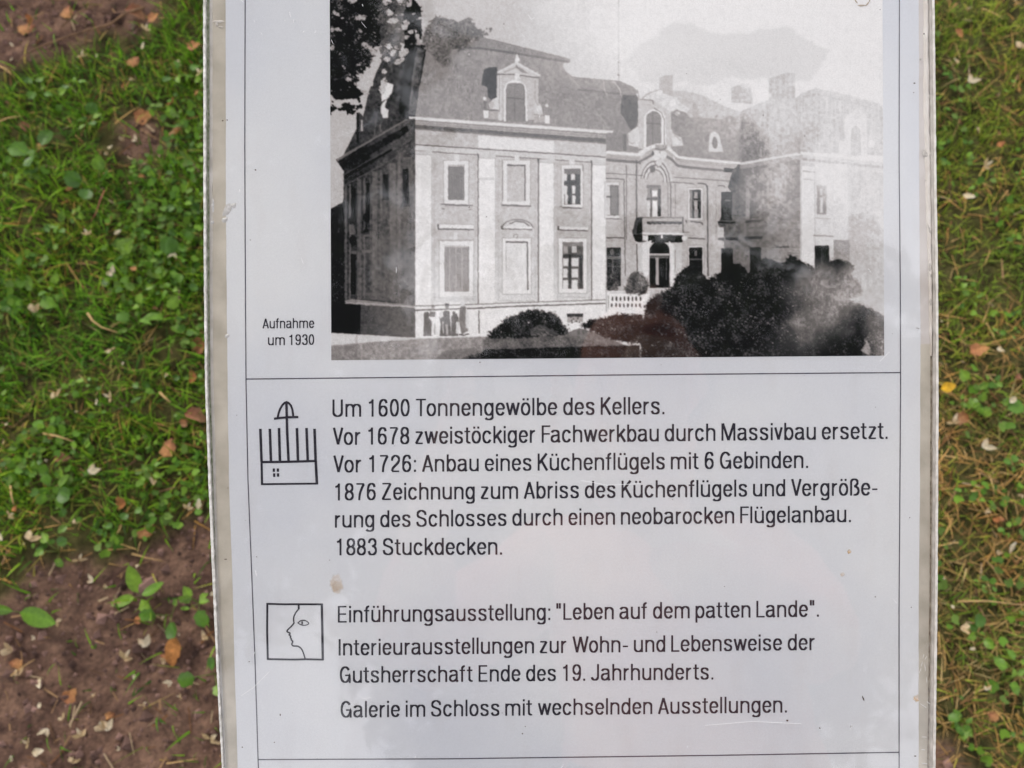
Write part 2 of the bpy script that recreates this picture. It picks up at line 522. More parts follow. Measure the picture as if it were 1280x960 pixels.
# fallen leaves
BR = [(.40, .165, .055), (.30, .120, .055), (.46, .235, .090), (.22, .080, .045), (.36, .20, .11)]
dead = [leaf_mesh("dead_leaf", .030, .017 + .003 * (i % 3), ('oval', 'heart', 'long')[i % 3], 2.0 - 1.1 * (i % 4), .75 - .45 * (i % 3), 7, .55, 50 + i, BR[i % 5], BR[(i + 1) % 5]) for i in range(8)]
for m in dead: m.materials.append(M_dead)
def drop(name, me, px, py, size, rz, label, cat, group, r, lift=.010, tilt=.35):
    x, y = px_ground(px, py, .015)
    s = bool(soil_mask(np.array([x]), np.array([y]))[0])
    o = bpy.data.objects.new(name, me); col.objects.link(o)
    o.location = (x, y, float(ground_z(x, y)) + (.003 if s else lift + r.uniform(0, .012)))
    o.rotation_euler = (r.uniform(-tilt, tilt) * .7, r.uniform(-tilt, tilt) * .7, rz)
    k_s = .84 if name == 'fallen_leaf' else .86
    o.scale = (size * k_s,) * 3
    rm = o.rotation_euler.to_matrix()
    P_ = np.array([tuple(rm @ v.co) for v in me.vertices]) * size * k_s
    need = ground_z(P_[:, 0] + x, P_[:, 1] + y) - P_[:, 2]
    o.location.z = max(o.location.z, float(np.percentile(need, 85))) + .0005
    return tag(o, label, cat, group)
named_leaves = [
    (20, 36, 1.1, .6, 2, "orange-brown leaf tip beside a green sprig in the upper left corner"),
    (34, 28, .9, 1.2, 0, "small tan leaf folded upright beside the topmost left twig"),
    (79, 20, 1.0, 1.4, 2, "small orange curled leaf alone on the dark soil at the top left"),
    (158, 12, 1.5, -.3, 3, "crumpled brown leaf at the top on the end of the long twig"),
    (186, 26, .9, .2, 1, "dull reddish leaf scrap right of the crumpled brown leaf"),
    (160, 82, .9, .9, 2, "small orange leaf standing among clover below the long twig"),
    (151, 108, .7, 0, 0, "round orange leaf scrap on a green stalk above the bare mound"),
    (164, 142, 1.3, .3, 1, "curved rusty leaf lying on the upper rim of the bare mound"),
    (207, 128, .9, -.2, 0, "small rust leaf in grass right of the bare mound"),
    (212, 160, 1.3, -.6, 4, "pale tan leaf at the right edge of the bare mound"),
    (234, 58, .9, .1, 1, "brown leaf scrap beside the board's upper left edge"),
    (28, 156, .9, -.7, 3, "reddish leaf scrap at the left end of the straw stalk"),
    (131, 278, .9, 0, 0, "rust brown leaf lying flat beside a red stalk in the grass"),
    (236, 430, 1.2, .2, 1, "curled red-orange leaf beside the board left of the caption"),
    (236, 478, 1.0, .9, 0, "orange leaf tip just below the curled red-orange leaf"),
    (232, 518, 1.4, -.1, 3, "brick red leaf lying level in the grass beside the board left of the icon"),
    (206, 572, 1.1, 1.3, 2, "ochre leaf standing on edge in the grass left of the board"),
    (149, 638, 1.05, 1.1, 0, "rounded bright orange leaf in the grass above the bare soil"),
    (172, 672, 1.0, .9, 2, "pointed orange-tan leaf at the lower rim of the grass"),
    (71, 575, .9, .1, 3, "dark red leaf scrap in the grass above the heart-leaved clump"),
    (72, 878, .9, .9, 1, "small rust leaf lying on the bare soil at the lower left"),
    (1172, 489, .75, .2, 5, "yellow fallen leaf half hidden behind the board's right edge"),
    (1208, 442, 1.0, 0, 1, "small rust leaf in the dry patch right of the printed photo's corner"),
    (1190, 530, 1.0, .6, 4, "tan leaf below the yellow fallen leaf"),
]
yel = leaf_mesh("yellow_leaf", .030, .022, 'oval', .3, .2, 7, .1, 77, (.62, .36, .02), (.55, .33, .03)); yel.materials.append(M_dead)
for i, (px, py, s, rz, ci, lab) in enumerate(named_leaves):
    drop("fallen_leaf", yel if ci == 5 else dead[ci], px, py, s, rz, lab, "fallen leaf", "fallen leaves on the lawn", rr)
# the two-lobed hanging brown leaf by the board
big = leaf_mesh("lobed_leaf", .052, .022, 'long', -.6, .35, 10, .35, 91, (.50, .22, .065), (.42, .17, .05)); big.materials.append(M_dead)
drop("fallen_leaf", big, 219, 796, 1.05, -1.75, "long lobed orange-brown leaf lying on bare soil beside the board", "fallen leaf", "fallen leaves on the lawn", rr)
for i in range(20):
    k_, px, py, lab_ = unique_spot(lambda: (lambda k, a, b: (k, a, b, ("rust", "dark brown", "tan", "maroon", "ochre", "rust", "dark brown", "tan")[k] + " leaf bit " + place_words(a, b)[1]))(rr.randrange(8), rr.uniform(0, 255) if i < 13 else rr.uniform(1174, 1278), rr.uniform(10, 955)))
    drop("fallen_leaf", dead[k_], px, py, rr.uniform(.35, .75), rr.uniform(0, 6.3),
         lab_, "fallen leaf",
         "leaf scraps " + ("left" if px < 600 else "right") + " of the board", rr)

# pale petals and seed wings
PC = [(.60, .50, .34), (.52, .39, .25), (.70, .63, .50), (.48, .36, .20)]
def petal_mesh(i):
    """one to three narrow papery blades joined at their base, bent and twisted"""
    r = random.Random(900 + i)
    V = []; F = []; Cc = []
    for w in range((1, 2, 2, 3, 1, 2, 1, 3)[i]):
        m = leaf_mesh("tmp", .013 * r.uniform(.7, 1.15), .0062 * r.uniform(.7, 1.2), ('oval', 'long')[i % 2], r.uniform(-.6, 1.8), .45, 5, .5, 120 + i * 5 + w, PC[i % 4], PC[(i + 2 + w) % 4])
        a = w * r.uniform(.7, 1.5); tl = r.uniform(-.3, .5)
        o = len(V)
        col_ = np.zeros(len(m.vertices) * 4, dtype=np.float32); m.color_attributes["tint"].data.foreach_get("color", col_); col_ = col_.reshape(-1, 4)[:, :3]
        for v in m.vertices:
            x, y, z = v.co
            z += x * tl + y * (tl - .2)
            V.append((x * math.cos(a) - y * math.sin(a), x * math.sin(a) + y * math.cos(a), z + w * .0006))
        Cc.extend(col_.tolist()); F.extend([tuple(q + o for q in p.vertices) for p in m.polygons])
        bpy.data.meshes.remove(m)
    return mesh_np("petal", V, np.array(F), np.array(Cc), True)
petals = [petal_mesh(i) for i in range(8)]
for m in petals: m.materials.append(M_petal)
named_petals = [
    (136, 186, 1.7, -.6, "long cream petal lying below the small bare mound"), (148, 170, .9, .8, "left one of the two white petals on the bare mound"),
    (165, 170, .8, 1.6, "right one of the two white petals on the bare mound"), (185, 43, 1.0, .3, "cream petal tuft at the end of the soil beside the board's top"),
    (179, 65, .9, 1., "white petal in the grass just below the long twig's right half"), (219, 78, 1.0, -.4, "cream petal near the board's upper left edge"),
    (122, 74, .8, .1, "white petal at the rim of the dark soil below the long twig"), (103, 72, .9, .5, "white forked petal left of the other one at the soil rim"),
    (10, 73, 1.0, .0, "pale petal at the far left edge by the dark soil"), (45, 393, 1.5, 1.0, "large cream petal lying on a round leaf at the left edge"),
    (141, 345, 1.1, 1.5, "white petal standing upright beside the largest weed leaf"), (112, 294, 1.0, 1.3, "cream petal left of the rust brown leaf in the grass"),
    (143, 293, 1.0, .4, "tan-and-white petal right of the rust brown leaf"), (74, 500, 1.5, 1.0, "cream twin petal sticking up in the grass left of the icon"),
    (121, 506, 1.2, .4, "white petal lying flat right of the twin petal"), (143, 500, .9, 1.8, "small white petal tip between grass blades"),
    (10, 532, 1.2, -.4, "white petal at the left edge above the pale bud"), (193, 606, 1.3, .1, "cream petal lying on a dark round leaf"),
    (116, 594, 1.4, .2, "cream petal in the grass right of the heart-leaved clump"), (236, 637, 1.0, .2, "white petal near the board above the soil"),
    (250, 638, 1.2, 1.4, "upright white petal hard against the board's left edge"), (46, 678, 1.6, .3, "cream folded petal at the grass rim above the soil"),
    (8, 676, 1.7, .6, "pale petal pair at the left edge above the soil"), (97, 700, 1.0, .2, "white petal on the line where soil meets grass"),
    (165, 705, 1.2, -.5, "thin white petal on the soil below the pointed leaf"), (6, 815, 1.6, 1.9, "large cream petal at the left edge on bare soil"),
    (178, 808, 1.4, 1.3, "cream petal standing on the soil left of the lobed leaf"), (149, 824, 1.3, .1, "arched cream petal on the soil left of the lobed leaf"),
    (39, 848, 1.5, -.9, "yellowish triangular petal on the bare soil"), (15, 845, 1.3, .9, "thin white petal left of the yellowish triangular one"),
    (160, 849, .9, 1.1, "small pink-white petal alone in the middle of the soil"), (173, 882, .7, 0, "tiny white petal speck in the lower middle of the soil"),
    (115, 916, 1.4, 1.1, "left blade of the fan-shaped cream petal on the soil"), (121, 914, 1.5, 1.5, "middle blade of the fan-shaped cream petal on the soil"),
    (127, 915, 1.3, 1.0, "right blade of the fan-shaped cream petal on the soil"), (93, 922, 1.2, 1.2, "tan petal left of the fan-shaped cream petal"),
    (30, 943, 1.6, .1, "cream petal in the lower left corner on bare soil"), (80, 955, 1.2, .3, "white petal cut by the photo's bottom edge"),
    (38, 883, 1.1, .2, "white sliver of petal above the cream petal in the corner"), (257, 925, 1.4, -.4, "yellow-green petal beside the board's lower left edge"),
    (267, 930, 1.0, .3, "grey-white petal touching the board's lower left edge"), (248, 795, 1.4, -.3, "tan petal pair under the round-leaved clump by the board"),
    (1206, 108, 1.3, .1, "pale petal in the grass beside the board's upper right edge"), (1228, 210, 1.3, -.4, "cream petal right of the board's upper half"),
    (1202, 245, 1.4, -.5, "pinkish petal beside the board level with the printed windows"), (1273, 62, 1.5, .4, "tan petal at the upper right edge"),
    (1254, 508, 1.3, .8, "cream petal in the dry grass at the right edge"), (1186, 532, 1.2, .3, "pale petal next to the tan leaf right of the board"),
    (1262, 692, 1.5, 1.4, "large cream petal in the dead grass at the right edge"), (1196, 784, 1.3, -1.1, "thin white petal in dead grass near the board"),
    (1224, 560, 1.3, -.1, "pinkish petal in the matted grass"), (1190, 88, 1.0, 1.4, "thin pale petal close to the board's top right"),
]
for i, (px, py, s, rz, lab) in enumerate(named_petals):
    drop("petal", petals[i % 8], px, py, s, rz, lab, "petal", "pale petals strewn on the ground", rr, lift=.016)
for i in range(44):
    left = i < 34
    k_, px, py, lab_ = unique_spot(lambda: (lambda k, a, b: (k, a, b, ("cream", "tan", "white", "ochre")[k % 4] + " petal bit " + place_words(a, b)[1]))(rr.randrange(8), rr.uniform(0, 262) if left else rr.uniform(1172, 1278), rr.uniform(700, 955) if left and rr.random() < .45 else rr.uniform(20, 955)))
    drop("petal", petals[k_], px, py, rr.uniform(.4, .95), rr.uniform(0, 6.3),
         lab_, "petal",
         "tiny petal scraps " + ("left" if left else "right") + " of the board", rr, lift=.012)

# twigs and stalks
def twig(pix, r0, label, mat=None, name="twig", cat="twig", lift=.012):
    x0, y0 = px_ground(*pix[0], .01)
    t = []
    n = len(pix)
    for i, (a, b) in enumerate(pix):
        x, y = px_ground(a, b, .01)
        t.append((x - x0, y - y0, float(ground_z(x, y)) + lift + .003 * math.sin(i * 2.1)))
    rad = [r0 * (1 - .55 * i / (n - 1)) for i in range(n)]
    o = obj(name, tube_me(name, t, rad, 7), mat or M_twig, loc=(x0, y0, 0))
    return tag(o, label, cat)
twig([(182, 12), (160, 22), (138, 33), (112, 40), (84, 47), (60, 54), (46, 62), (32, 76), (24, 86)], .0024, "long bent brown twig crossing the dark soil at the top left")
twig([(-10, -6), (40, 0), (75, 2), (120, 2), (150, -3)], .0026, "twig along the top edge of the photo on the dark soil")
twig([(78, 36), (100, 22), (128, 6), (140, -6)], .0014, "thin dark twig slanting up to the right on the soil")
M_red = material("red_stalk", base=(.26, .08, .04), rough=.6)
twig([(136, 244), (131, 258), (124, 270), (118, 282)], .0011, "short red leaf stalk standing in the grass", M_red, lift=.024)
M_strawst = material("straw_stalk", base=(.46, .29, .12), rough=.7)
twig([(117, 398), (124, 408), (134, 415), (152, 420)], .0016, "curved tan straw stalk in the grass left of the caption", M_strawst, "straw_stalk", "straw", .022)
twig([(2, 158), (16, 154), (30, 150)], .0014, "straw stalk at the left edge beside a reddish leaf scrap", M_strawst, "straw_stalk", "straw", .02)
twig([(62, 546), (84, 551), (100, 556)], .0015, "bleached straw stalk above the heart-leaved clump", M_strawst, "straw_stalk", "straw", .022)
twig([(204, 494), (212, 502), (217, 506)], .0017, "short pale straw tip by the brick red leaf", M_strawst, "straw_stalk", "straw", .026)
twig([(20, 610), (24, 622), (27, 634)], .0014, "upright tan stalk with pale bud near the left edge", M_strawst, "straw_stalk", "straw", .024)
twig([(1196, 752), (1230, 752), (1285, 757)], .0012, "pale straw stalk reaching from the board towards the right edge", M_strawst, "straw_stalk", "straw", .02)
twig([(164, 692), (182, 697), (200, 700)], .0013, "pale straw stalk on the soil below the pointed leaf", M_strawst, "straw_stalk", "straw", .008)
twig([(10, 845), (24, 833), (36, 824)], .0010, "thin grey stalk on the bare soil at the left edge", M_strawst, "straw_stalk", "straw", .005)
twig([(206, 955), (228, 952), (244, 949)], .0010, "thin tan stalk on the soil by the photo's bottom edge", M_strawst, "straw_stalk", "straw", .005)
M_fine = material("fine_debris", attr=True, rough=.85, spec=.1)
def debris():
    n = 1700
    r = np.random.default_rng(8)
    x = r.uniform(-1.0, 1.0, n * 3); y = r.uniform(-.4, 1.3, n * 3)
    ok = (soil_mask(x, y) & (r.random(n * 3) < .5)) | (r.random(n * 3) < .25); x = x[ok][:n]; y = y[ok][:n]; n = len(x)
    z = ground_z(x, y) + r.uniform(.001, .006, n)
    a = r.uniform(0, np.pi, n); L = r.uniform(.003, .016, n); w = r.uniform(.0004, .0012, n)
    dx, dy = np.cos(a), np.sin(a)
    V = np.stack([np.stack([x - dx * L - dy * w, y - dy * L + dx * w, z], -1), np.stack([x - dx * L + dy * w, y - dy * L - dx * w, z + .0006], -1),
                  np.stack([x + dx * L + dy * w, y + dy * L - dx * w, z + .0012], -1), np.stack([x + dx * L - dy * w, y + dy * L + dx * w, z + .0016], -1)], 1)
    F = np.arange(n * 4).reshape(-1, 4)
    cc = np.array([(.16, .075, .035), (.28, .17, .09), (.09, .05, .03), (.36, .27, .17)])[r.integers(0, 4, n)]
    tag(obj("fine_litter", mesh_np("fine_litter", V.reshape(-1, 3), F, np.repeat(cc, 4, 0)), M_fine),
        "fine brown plant litter scattered over soil and lawn", "litter", kind="stuff")
debris()
# ------------------------------------------------------------------ the information board
COVER_R = .040
S = DIST / FPX                                   # metres per photograph pixel on the board
board_c = cam_loc + FWD * DIST
foot = (board_c.x, board_c.y + .0, 0.0)
board = empty("information_board", foot)
tag(board, "white printed information board with a house photograph and German text under clear cover", "information board")
B_LOC = (0, board_c.y - foot[1], board_c.z)
B_ROT = (TILT, 0, 0)
YT, YB = -190, 1190                              # board top and bottom edge
def bx(px): return (px - 640) * S
def by(py): return (480 - py) * S
def curve(tab):
    ys = [a for a, b in tab]; xs = [b for a, b in tab]
    return lambda y: float(np.interp(y, ys, xs))
c_out_l = curve([(-200, 254), (0, 255.5), (240, 256), (360, 256.6), (480, 258), (600, 262), (720, 267), (840, 272.5), (960, 279), (1200, 292)])
c_pap_l = curve([(-200, 281), (0, 281.6), (240, 282), (480, 284), (600, 286), (720, 290), (840, 293), (960, 297), (1200, 307)])
c_pap_r = curve([(-200, 1148.5), (0, 1148.8), (240, 1149.5), (420, 1151), (600, 1150.5), (720, 1149), (960, 1148.6), (1200, 1147)])
c_out_r = curve([(-200, 1164), (0, 1166), (240, 1168.6), (360, 1170.5), (480, 1171), (720, 1170), (960, 1167), (1200, 1162)])
ys = list(np.arange(YT, YB + 1, 6.0))

def strip(name, fa, fb, z0, z1, mat, parent=board, wob=(0, 0, 9, 1), yr=None, colf=None, rounded=False, seed=0):
    """long strip between two outlines of the board, with thickness; wob = noise on both edges"""
    a, b, fr, sd = wob
    Y = ys if yr is None else list(np.arange(yr[0], yr[1] + .1, 2.5))
    V = []; F = []; Cc = []
    for y in Y:
        na = (float(fbm(y / fr, sd * 7.1, sd)) - .5) * 2 * a; nb = (float(fbm(y / fr, sd * 3.3 + 9, sd + 4)) - .5) * 2 * b
        xa, xb = bx(fa(y) + na), bx(fb(y) + nb)
        yy = by(y)
        if rounded:
            prof = [(xa, z0), (xa + (xb - xa) * .18, z0 + (z1 - z0) * .8), (xa + (xb - xa) * .5, z1), (xa + (xb - xa) * .82, z0 + (z1 - z0) * .8), (xb, z0)]
        else:
            prof = [(xa, z0), (xa, z1), (xa + (xb - xa) * .33, z1), (xa + (xb - xa) * .67, z1), (xb, z1), (xb, z0)]
        for x, z in prof: V.append((x, yy, z))
    m = len(prof)
    for i in range(len(Y) - 1):
        for j in range(m - 1):
            q = i * m + j
            F.append((q, q + m, q + m + 1, q + 1))
    o = obj(name, mesh_py(name, V, F, rounded), mat, parent, B_LOC, B_ROT)
    return o

def slab(name, fa, fb, z0, z1, mat, y0=YT, y1=YB, parent=board, flip=False):
    V = []; F = []
    Y = [y for y in ys if y0 <= y <= y1]
    for y in Y:
        xa, xb, yy = bx(fa(y)), bx(fb(y)), by(y)
        V += [(xa, yy, z0), (xa, yy, z1), (xb, yy, z1), (xb, yy, z0)]
    n = len(Y)
    for i in range(n - 1):
        for j in range(4):
            a = i * 4 + j; b = i * 4 + (j + 1) % 4
            F.append((a, a + 4, b + 4, b))
    F.append((0, 1, 2, 3)); F.append(tuple((n - 1) * 4 + k for k in (3, 2, 1, 0)))
    return obj(name, mesh_py(name, V, F), mat, parent, B_LOC, B_ROT)

M_back = material("backing_board", base=(.50, .47, .40), rough=.6, noise=(40, (.42, .39, .33), (.56, .53, .46), 5))
M_paper = bpy.data.materials.new("printed_paper"); M_paper.use_nodes = True
pn = M_paper.node_tree.nodes; pl = M_paper.node_tree.links; pb = pn["Principled BSDF"]
pb.inputs["Roughness"].default_value = .75; pb.inputs["Specular IOR Level"].default_value = .15
ptc = pn.new("ShaderNodeTexCoord")
def pnoise(scale, lo, hi, c0, c1, det=4, stretch=None):
    mp = pn.new("ShaderNodeMapping"); pl.new(ptc.outputs["Object"], mp.inputs["Vector"])
    if stretch: mp.inputs["Scale"].default_value = stretch
    z = pn.new("ShaderNodeTexNoise"); z.inputs["Scale"].default_value = scale; z.inputs["Detail"].default_value = det
    pl.new(mp.outputs["Vector"], z.inputs["Vector"])
    r_ = pn.new("ShaderNodeValToRGB"); r_.color_ramp.elements[0].position = lo; r_.color_ramp.elements[1].position = hi
    r_.color_ramp.elements[0].color = (*c0, 1); r_.color_ramp.elements[1].color = (*c1, 1)
    pl.new(z.outputs["Fac"], r_.inputs["Fac"]); return r_.outputs["Color"]
def pmul(a, b):
    m = pn.new("ShaderNodeMix"); m.data_type = 'RGBA'; m.blend_type = 'MULTIPLY'; m.inputs["Factor"].default_value = 1
    pl.new(a, m.inputs["A"]); pl.new(b, m.inputs["B"]); return m.outputs["Result"]
pc = pnoise(6, .36, .64, (.645, .665, .720), (.755, .765, .785), 5)                        # cloudy tone, reflection patches put into the sheet colour
pc = pmul(pc, pnoise(900, .35, .65, (.955, .955, .96), (1.0, 1.0, 1.0), 3))              # paper fibre
pc = pmul(pc, pnoise(60, .55, .75, (1, 1, 1), (.965, .955, .95), 5, (1, .3, 1)))         # damp streaks
pl.new(pc, pb.inputs["Base Color"])
slab("backing_panel", lambda y: c_out_l(y) + .4, lambda y: c_out_r(y) - .4, -.0065, -.0006, M_back)
slab("paper_sheet", c_pap_l, c_pap_r, -.00045, 0.0, M_paper, YT + 8, YB - 8)

M_seal = material("aged_sealing_tape", rough=.55, noise=(55, (.42, .38, .315), (.62, .57, .49), 7), bump=(200, .35, .0008))
M_seal2 = material("milky_sealing_glue", rough=.35, spec=.5, noise=(70, (.62, .56, .50), (.80, .76, .72), 7), bump=(180, .6, .001))
M_rim = material("clear_plastic_rim", base=(.74, .72, .69), rough=.3, spec=.5, noise=(300, (.45, .44, .40), (.86, .84, .82), 6), bump=(350, .8, .0006))
M_algae = material("algae_film", rough=.8, noise=(420, (.13, .17, .085), (.44, .44, .36), 6), bump=(500, .8, .0006))
M_dirtline = material("dirt_in_seam", rough=.85, noise=(260, (.13, .10, .075), (.46, .41, .34), 6))
M_darkrim = material("greyed_plastic_rim", rough=.4, noise=(160, (.36, .33, .30), (.60, .56, .52), 6), bump=(300, .6, .0006))

# left border: bright cut edge, algae seam, clear lip, taped band
strip("plastic_rim", c_out_l, lambda y: c_out_l(y) + np.interp(y, [0, 480, 720, 960], [2.8, 2.6, 3.0, 2.0]), -.006, .0022, M_rim, wob=(.5, .7, 5, 2), yr=(YT, YB))
strip("algae_seam", lambda y: c_out_l(y) + 2.4, lambda y: c_out_l(y) + np.interp(y, [0, 360, 560, 760, 900], [7.0, 6.0, 5.6, 3.4, 3.0]), -.004, -.0001, M_algae, wob=(.4, 1.1, 6, 3), yr=(YT, YB))
strip("clear_lip", lambda y: c_out_l(y) + np.interp(y, [0, 360, 560, 760, 900], [6.6, 5.6, 5.2, 3.0, 2.6]), lambda y: c_out_l(y) + np.interp(y, [0, 360, 560, 760, 900], [10.5, 9.6, 8.4, 5, 4.0]), -.004, .0002, material("clear_lip", rough=.35, noise=(110, (.46, .43, .39), (.66, .63, .60), 5)), wob=(.5, .7, 9, 4), yr=(YT, YB))
strip("sealing_tape", lambda y: c_out_l(y) + np.interp(y, [0, 360, 560, 760, 900], [10.2, 9.3, 8.1, 4.8, 3.8]), lambda y: c_pap_l(y) + .3, -.004, .00008, M_seal, wob=(.5, .45, 26, 5), yr=(YT, YB))
# right border: taped band, milky glue, dirt line, grey rim and clear edge
strip("sealing_tape", lambda y: c_pap_r(y) - .4, lambda y: c_out_r(y) - 8.2, -.004, .00008, M_seal, wob=(.5, .8, 26, 6), yr=(430, YB))
strip("sealing_tape", lambda y: c_pap_r(y) - .4, lambda y: c_out_r(y) - 8.2, -.004, .00008, material("pale_sealing_tape", rough=.5, noise=(45, (.55, .50, .47), (.66, .62, .60), 6)), wob=(.5, .8, 26, 6), yr=(YT, 430))
strip("glue_bead", lambda y: c_out_r(y) - np.interp(y, [-100, 0, 60, 200, 400, 445], [12, 12, 13, 12.5, 9, 8]), lambda y: c_out_r(y) - np.interp(y, [0, 240, 400, 445], [6.0, 5.2, 5.6, 7]), .0000, .0011, M_seal2, wob=(1.3, 1.2, 11, 7), yr=(YT, 445), rounded=True)
strip("dirt_seam", lambda y: c_out_r(y) - 8.4, lambda y: c_out_r(y) - 5.6, -.004, -.0001, M_dirtline, wob=(.4, .5, 12, 8), yr=(YT, YB))
strip("greyed_rim", lambda y: c_out_r(y) - 5.8, lambda y: c_out_r(y) - 2.6, -.005, .0016, M_darkrim, wob=(.5, .3, 14, 9), yr=(YT, YB))
strip("plastic_rim", lambda y: c_out_r(y) - 2.9, c_out_r, -.006, .0021, material("clear_cut_edge", rough=.3, noise=(240, (.52, .49, .45), (.78, .75, .72), 6)), wob=(.3, .4, 7, 10), yr=(YT, YB))

def blob(name, px, py, rx, ry, h, mat, parent=board, seed=0, rz=0.0, n=14, z=0.0):
    r = random.Random(seed)
    V = [(0, 0, h)]; F = []
    rings = 3
    ph = [1 + (r.random() - .5) * .45 for _ in range(n)]
    for k in range(1, rings + 1):
        q = k / rings
        for j in range(n):
            t = 2 * math.pi * j / n
            w = 1 + (ph[j] - 1) * q
            x, y = math.cos(t) * rx * q * w, math.sin(t) * ry * q * w
            V.append((x * math.cos(rz) - y * math.sin(rz), x * math.sin(rz) + y * math.cos(rz), h * math.cos(q * math.pi / 2) + z))
    for j in range(n):
        F.append((0, 1 + j, 1 + (j + 1) % n))
        for k in range(rings - 1):
            a = 1 + k * n
            F.append((a + j, a + n + j, a + n + (j + 1) % n, a + (j + 1) % n))
    V = [(x * S + bx(px), y * S + by(py), z_) for x, y, z_ in V]
    return obj(name, mesh_py(name, V, F, True), mat, parent, B_LOC, B_ROT)
M_bubble = material("trapped_air_bubble", rough=.25, noise=(500, (.50, .48, .46), (.74, .73, .73), 4))
M_speck = material("dirt_speck", base=(.09, .055, .045), rough=.8)
M_rust = material("rusty_stain", base=(.50, .33, .22), rough=.8, noise=(300, (.42, .27, .17), (.66, .52, .42), 4))
for i, (a, b, rx, ry, rz) in enumerate([(284, 262, 4.2, 9, -.5), (292, 257, 4, 3, .3), (281, 275, 4, 3, .6), (266, 257, 2, 9, 0), (265.5, 278, 2.6, 3, 0), (284, 420, 3, 2, .4)]):
    blob("air_bubble", a, b, rx, ry, .0005, M_bubble, seed=i, rz=rz, z=.0001)
for i, (a, b, rx, ry) in enumerate([(273, 27, 7, 1.6), (276, 34, 3, 1.2), (271, 30, 1.6, 3)]):
    blob("glue_drip", a, b, rx, ry, .0006, M_seal2, seed=20 + i, z=.0002)
for i, (a, b, rx, ry, rz) in enumerate([(1161, 288, 1.3, 8, .25), (1162, 334, 2.4, 5.5, 0), (1163, 345, 1.6, 3, 0), (1163, 378, 2.1, 5.5, 0), (1161, 122, 1.8, 3.2, 0), (1162, 195, 2.6, 5, .2), (1156, 193, 3.5, 5, .6), (1154, 43, .9, 1, 0), (1150, 75, 1.4, 1.4, 0), (1156, 226, .9, .9, 0)]):
    blob("glue_gap", a, b, rx, ry, .0006, M_darkrim if i != 7 else M_speck, seed=40 + i, rz=rz, z=.0008)
M_scratch = material("milky_scratch", base=(.80, .79, .77), rough=.4)
for i, (a, b, rx, ry, rz) in enumerate([(1154, 820, .5, 3, -.3), (1152, 830, .5, 3.5, -.2), (1156, 834, .5, 5, .1), (1158, 850, .5, 4, .1), (1150, 838, .5, 3.5, -.4), (1154, 882, .6, 5, 1.0), (1160, 878, .6, 3, .8), (1155, 921, .5, 3, 1.5), (1154, 937, .6, 2.5, 1.5), (1155, 954, .7, 4, 1.4), (1157, 822, .5, 3, -.5)]):
    blob("scratch", a, b, rx, ry, .0002, M_scratch, seed=60 + i, rz=rz, z=.0003, n=8)
specks = [(319.5, 212.5, 1.1, .8), (313, 300, .7, .5), (350.5, 893.5, .8, 1.4), (653, 917, .9, .9), (656.5, 908, .6, .6), (984, 900.5, 1.4, 1.1), (1024.5, 910, 1.2, .8), (1079, 873, 1., 3.4),
          (905.5, 733, .6, .5), (1094, 746, .7, .8), (821, 790, .5, .5), (630, 30, .7, .9), (1143, 104, 1.3, .8), (1142, 116, .7, .6), (284, 150, 1., .8), (278.5, 151, .9, .9), (586.5, 259, .8, .8),
          (600, 453, .6, .9), (1137, 647, .7, .6), (1139, 759, .7, .6), (1144, 945, 1.6, .7), (303, 934, .8, .8), (321, 696, .6, .7), (282, 699, 2.0, .6), (311.5, 827, .7, .6), (1148, 411, 1.2, .35), (1146, 410, 1., .4),
          (261, 532, .8, .8), (343, 928, .8, .7), (412, 700, .5, .6), (296, 519, .5, .5), (285, 610, .6, .6), (1100, 12, .6, .6), (954, 144, .9, .8), (1006, 170, .5, 1.2), (858, 92, .5, .5), (608, 271, .6, .7)]
for i, (a, b, rx, ry) in enumerate(specks):
    blob("dirt_speck", a, b, rx, ry, .00012, M_speck, seed=80 + i, z=.00012, rz=.35 if i == 7 else 0, n=8)
r_ = random.Random(3)
for i in range(46):
    blob("dirt_speck", r_.uniform(290, 1145), r_.uniform(-150, 1150), r_.uniform(.25, .6), r_.uniform(.25, .6), .0001, M_speck, seed=180 + i, z=.00012, n=6)
# leaf stem fragments stuck at the top of the cover
for i, (a, b, rx, ry, rz) in enumerate([(1070, 2, 3.2, .7, -.9), (1077, 7, 4.5, 1.0, .0), (1084, 5, 4, .9, .9), (1087, 0, 2.6, .8, 1.4)]):
    blob("stuck_debris", a, b, rx, ry, .0004, material("stuck_debris", base=(.45, .36, .26), rough=.8) if i == 0 else bpy.data.materials["stuck_debris"], seed=230 + i, rz=rz, z=.0002, n=8)
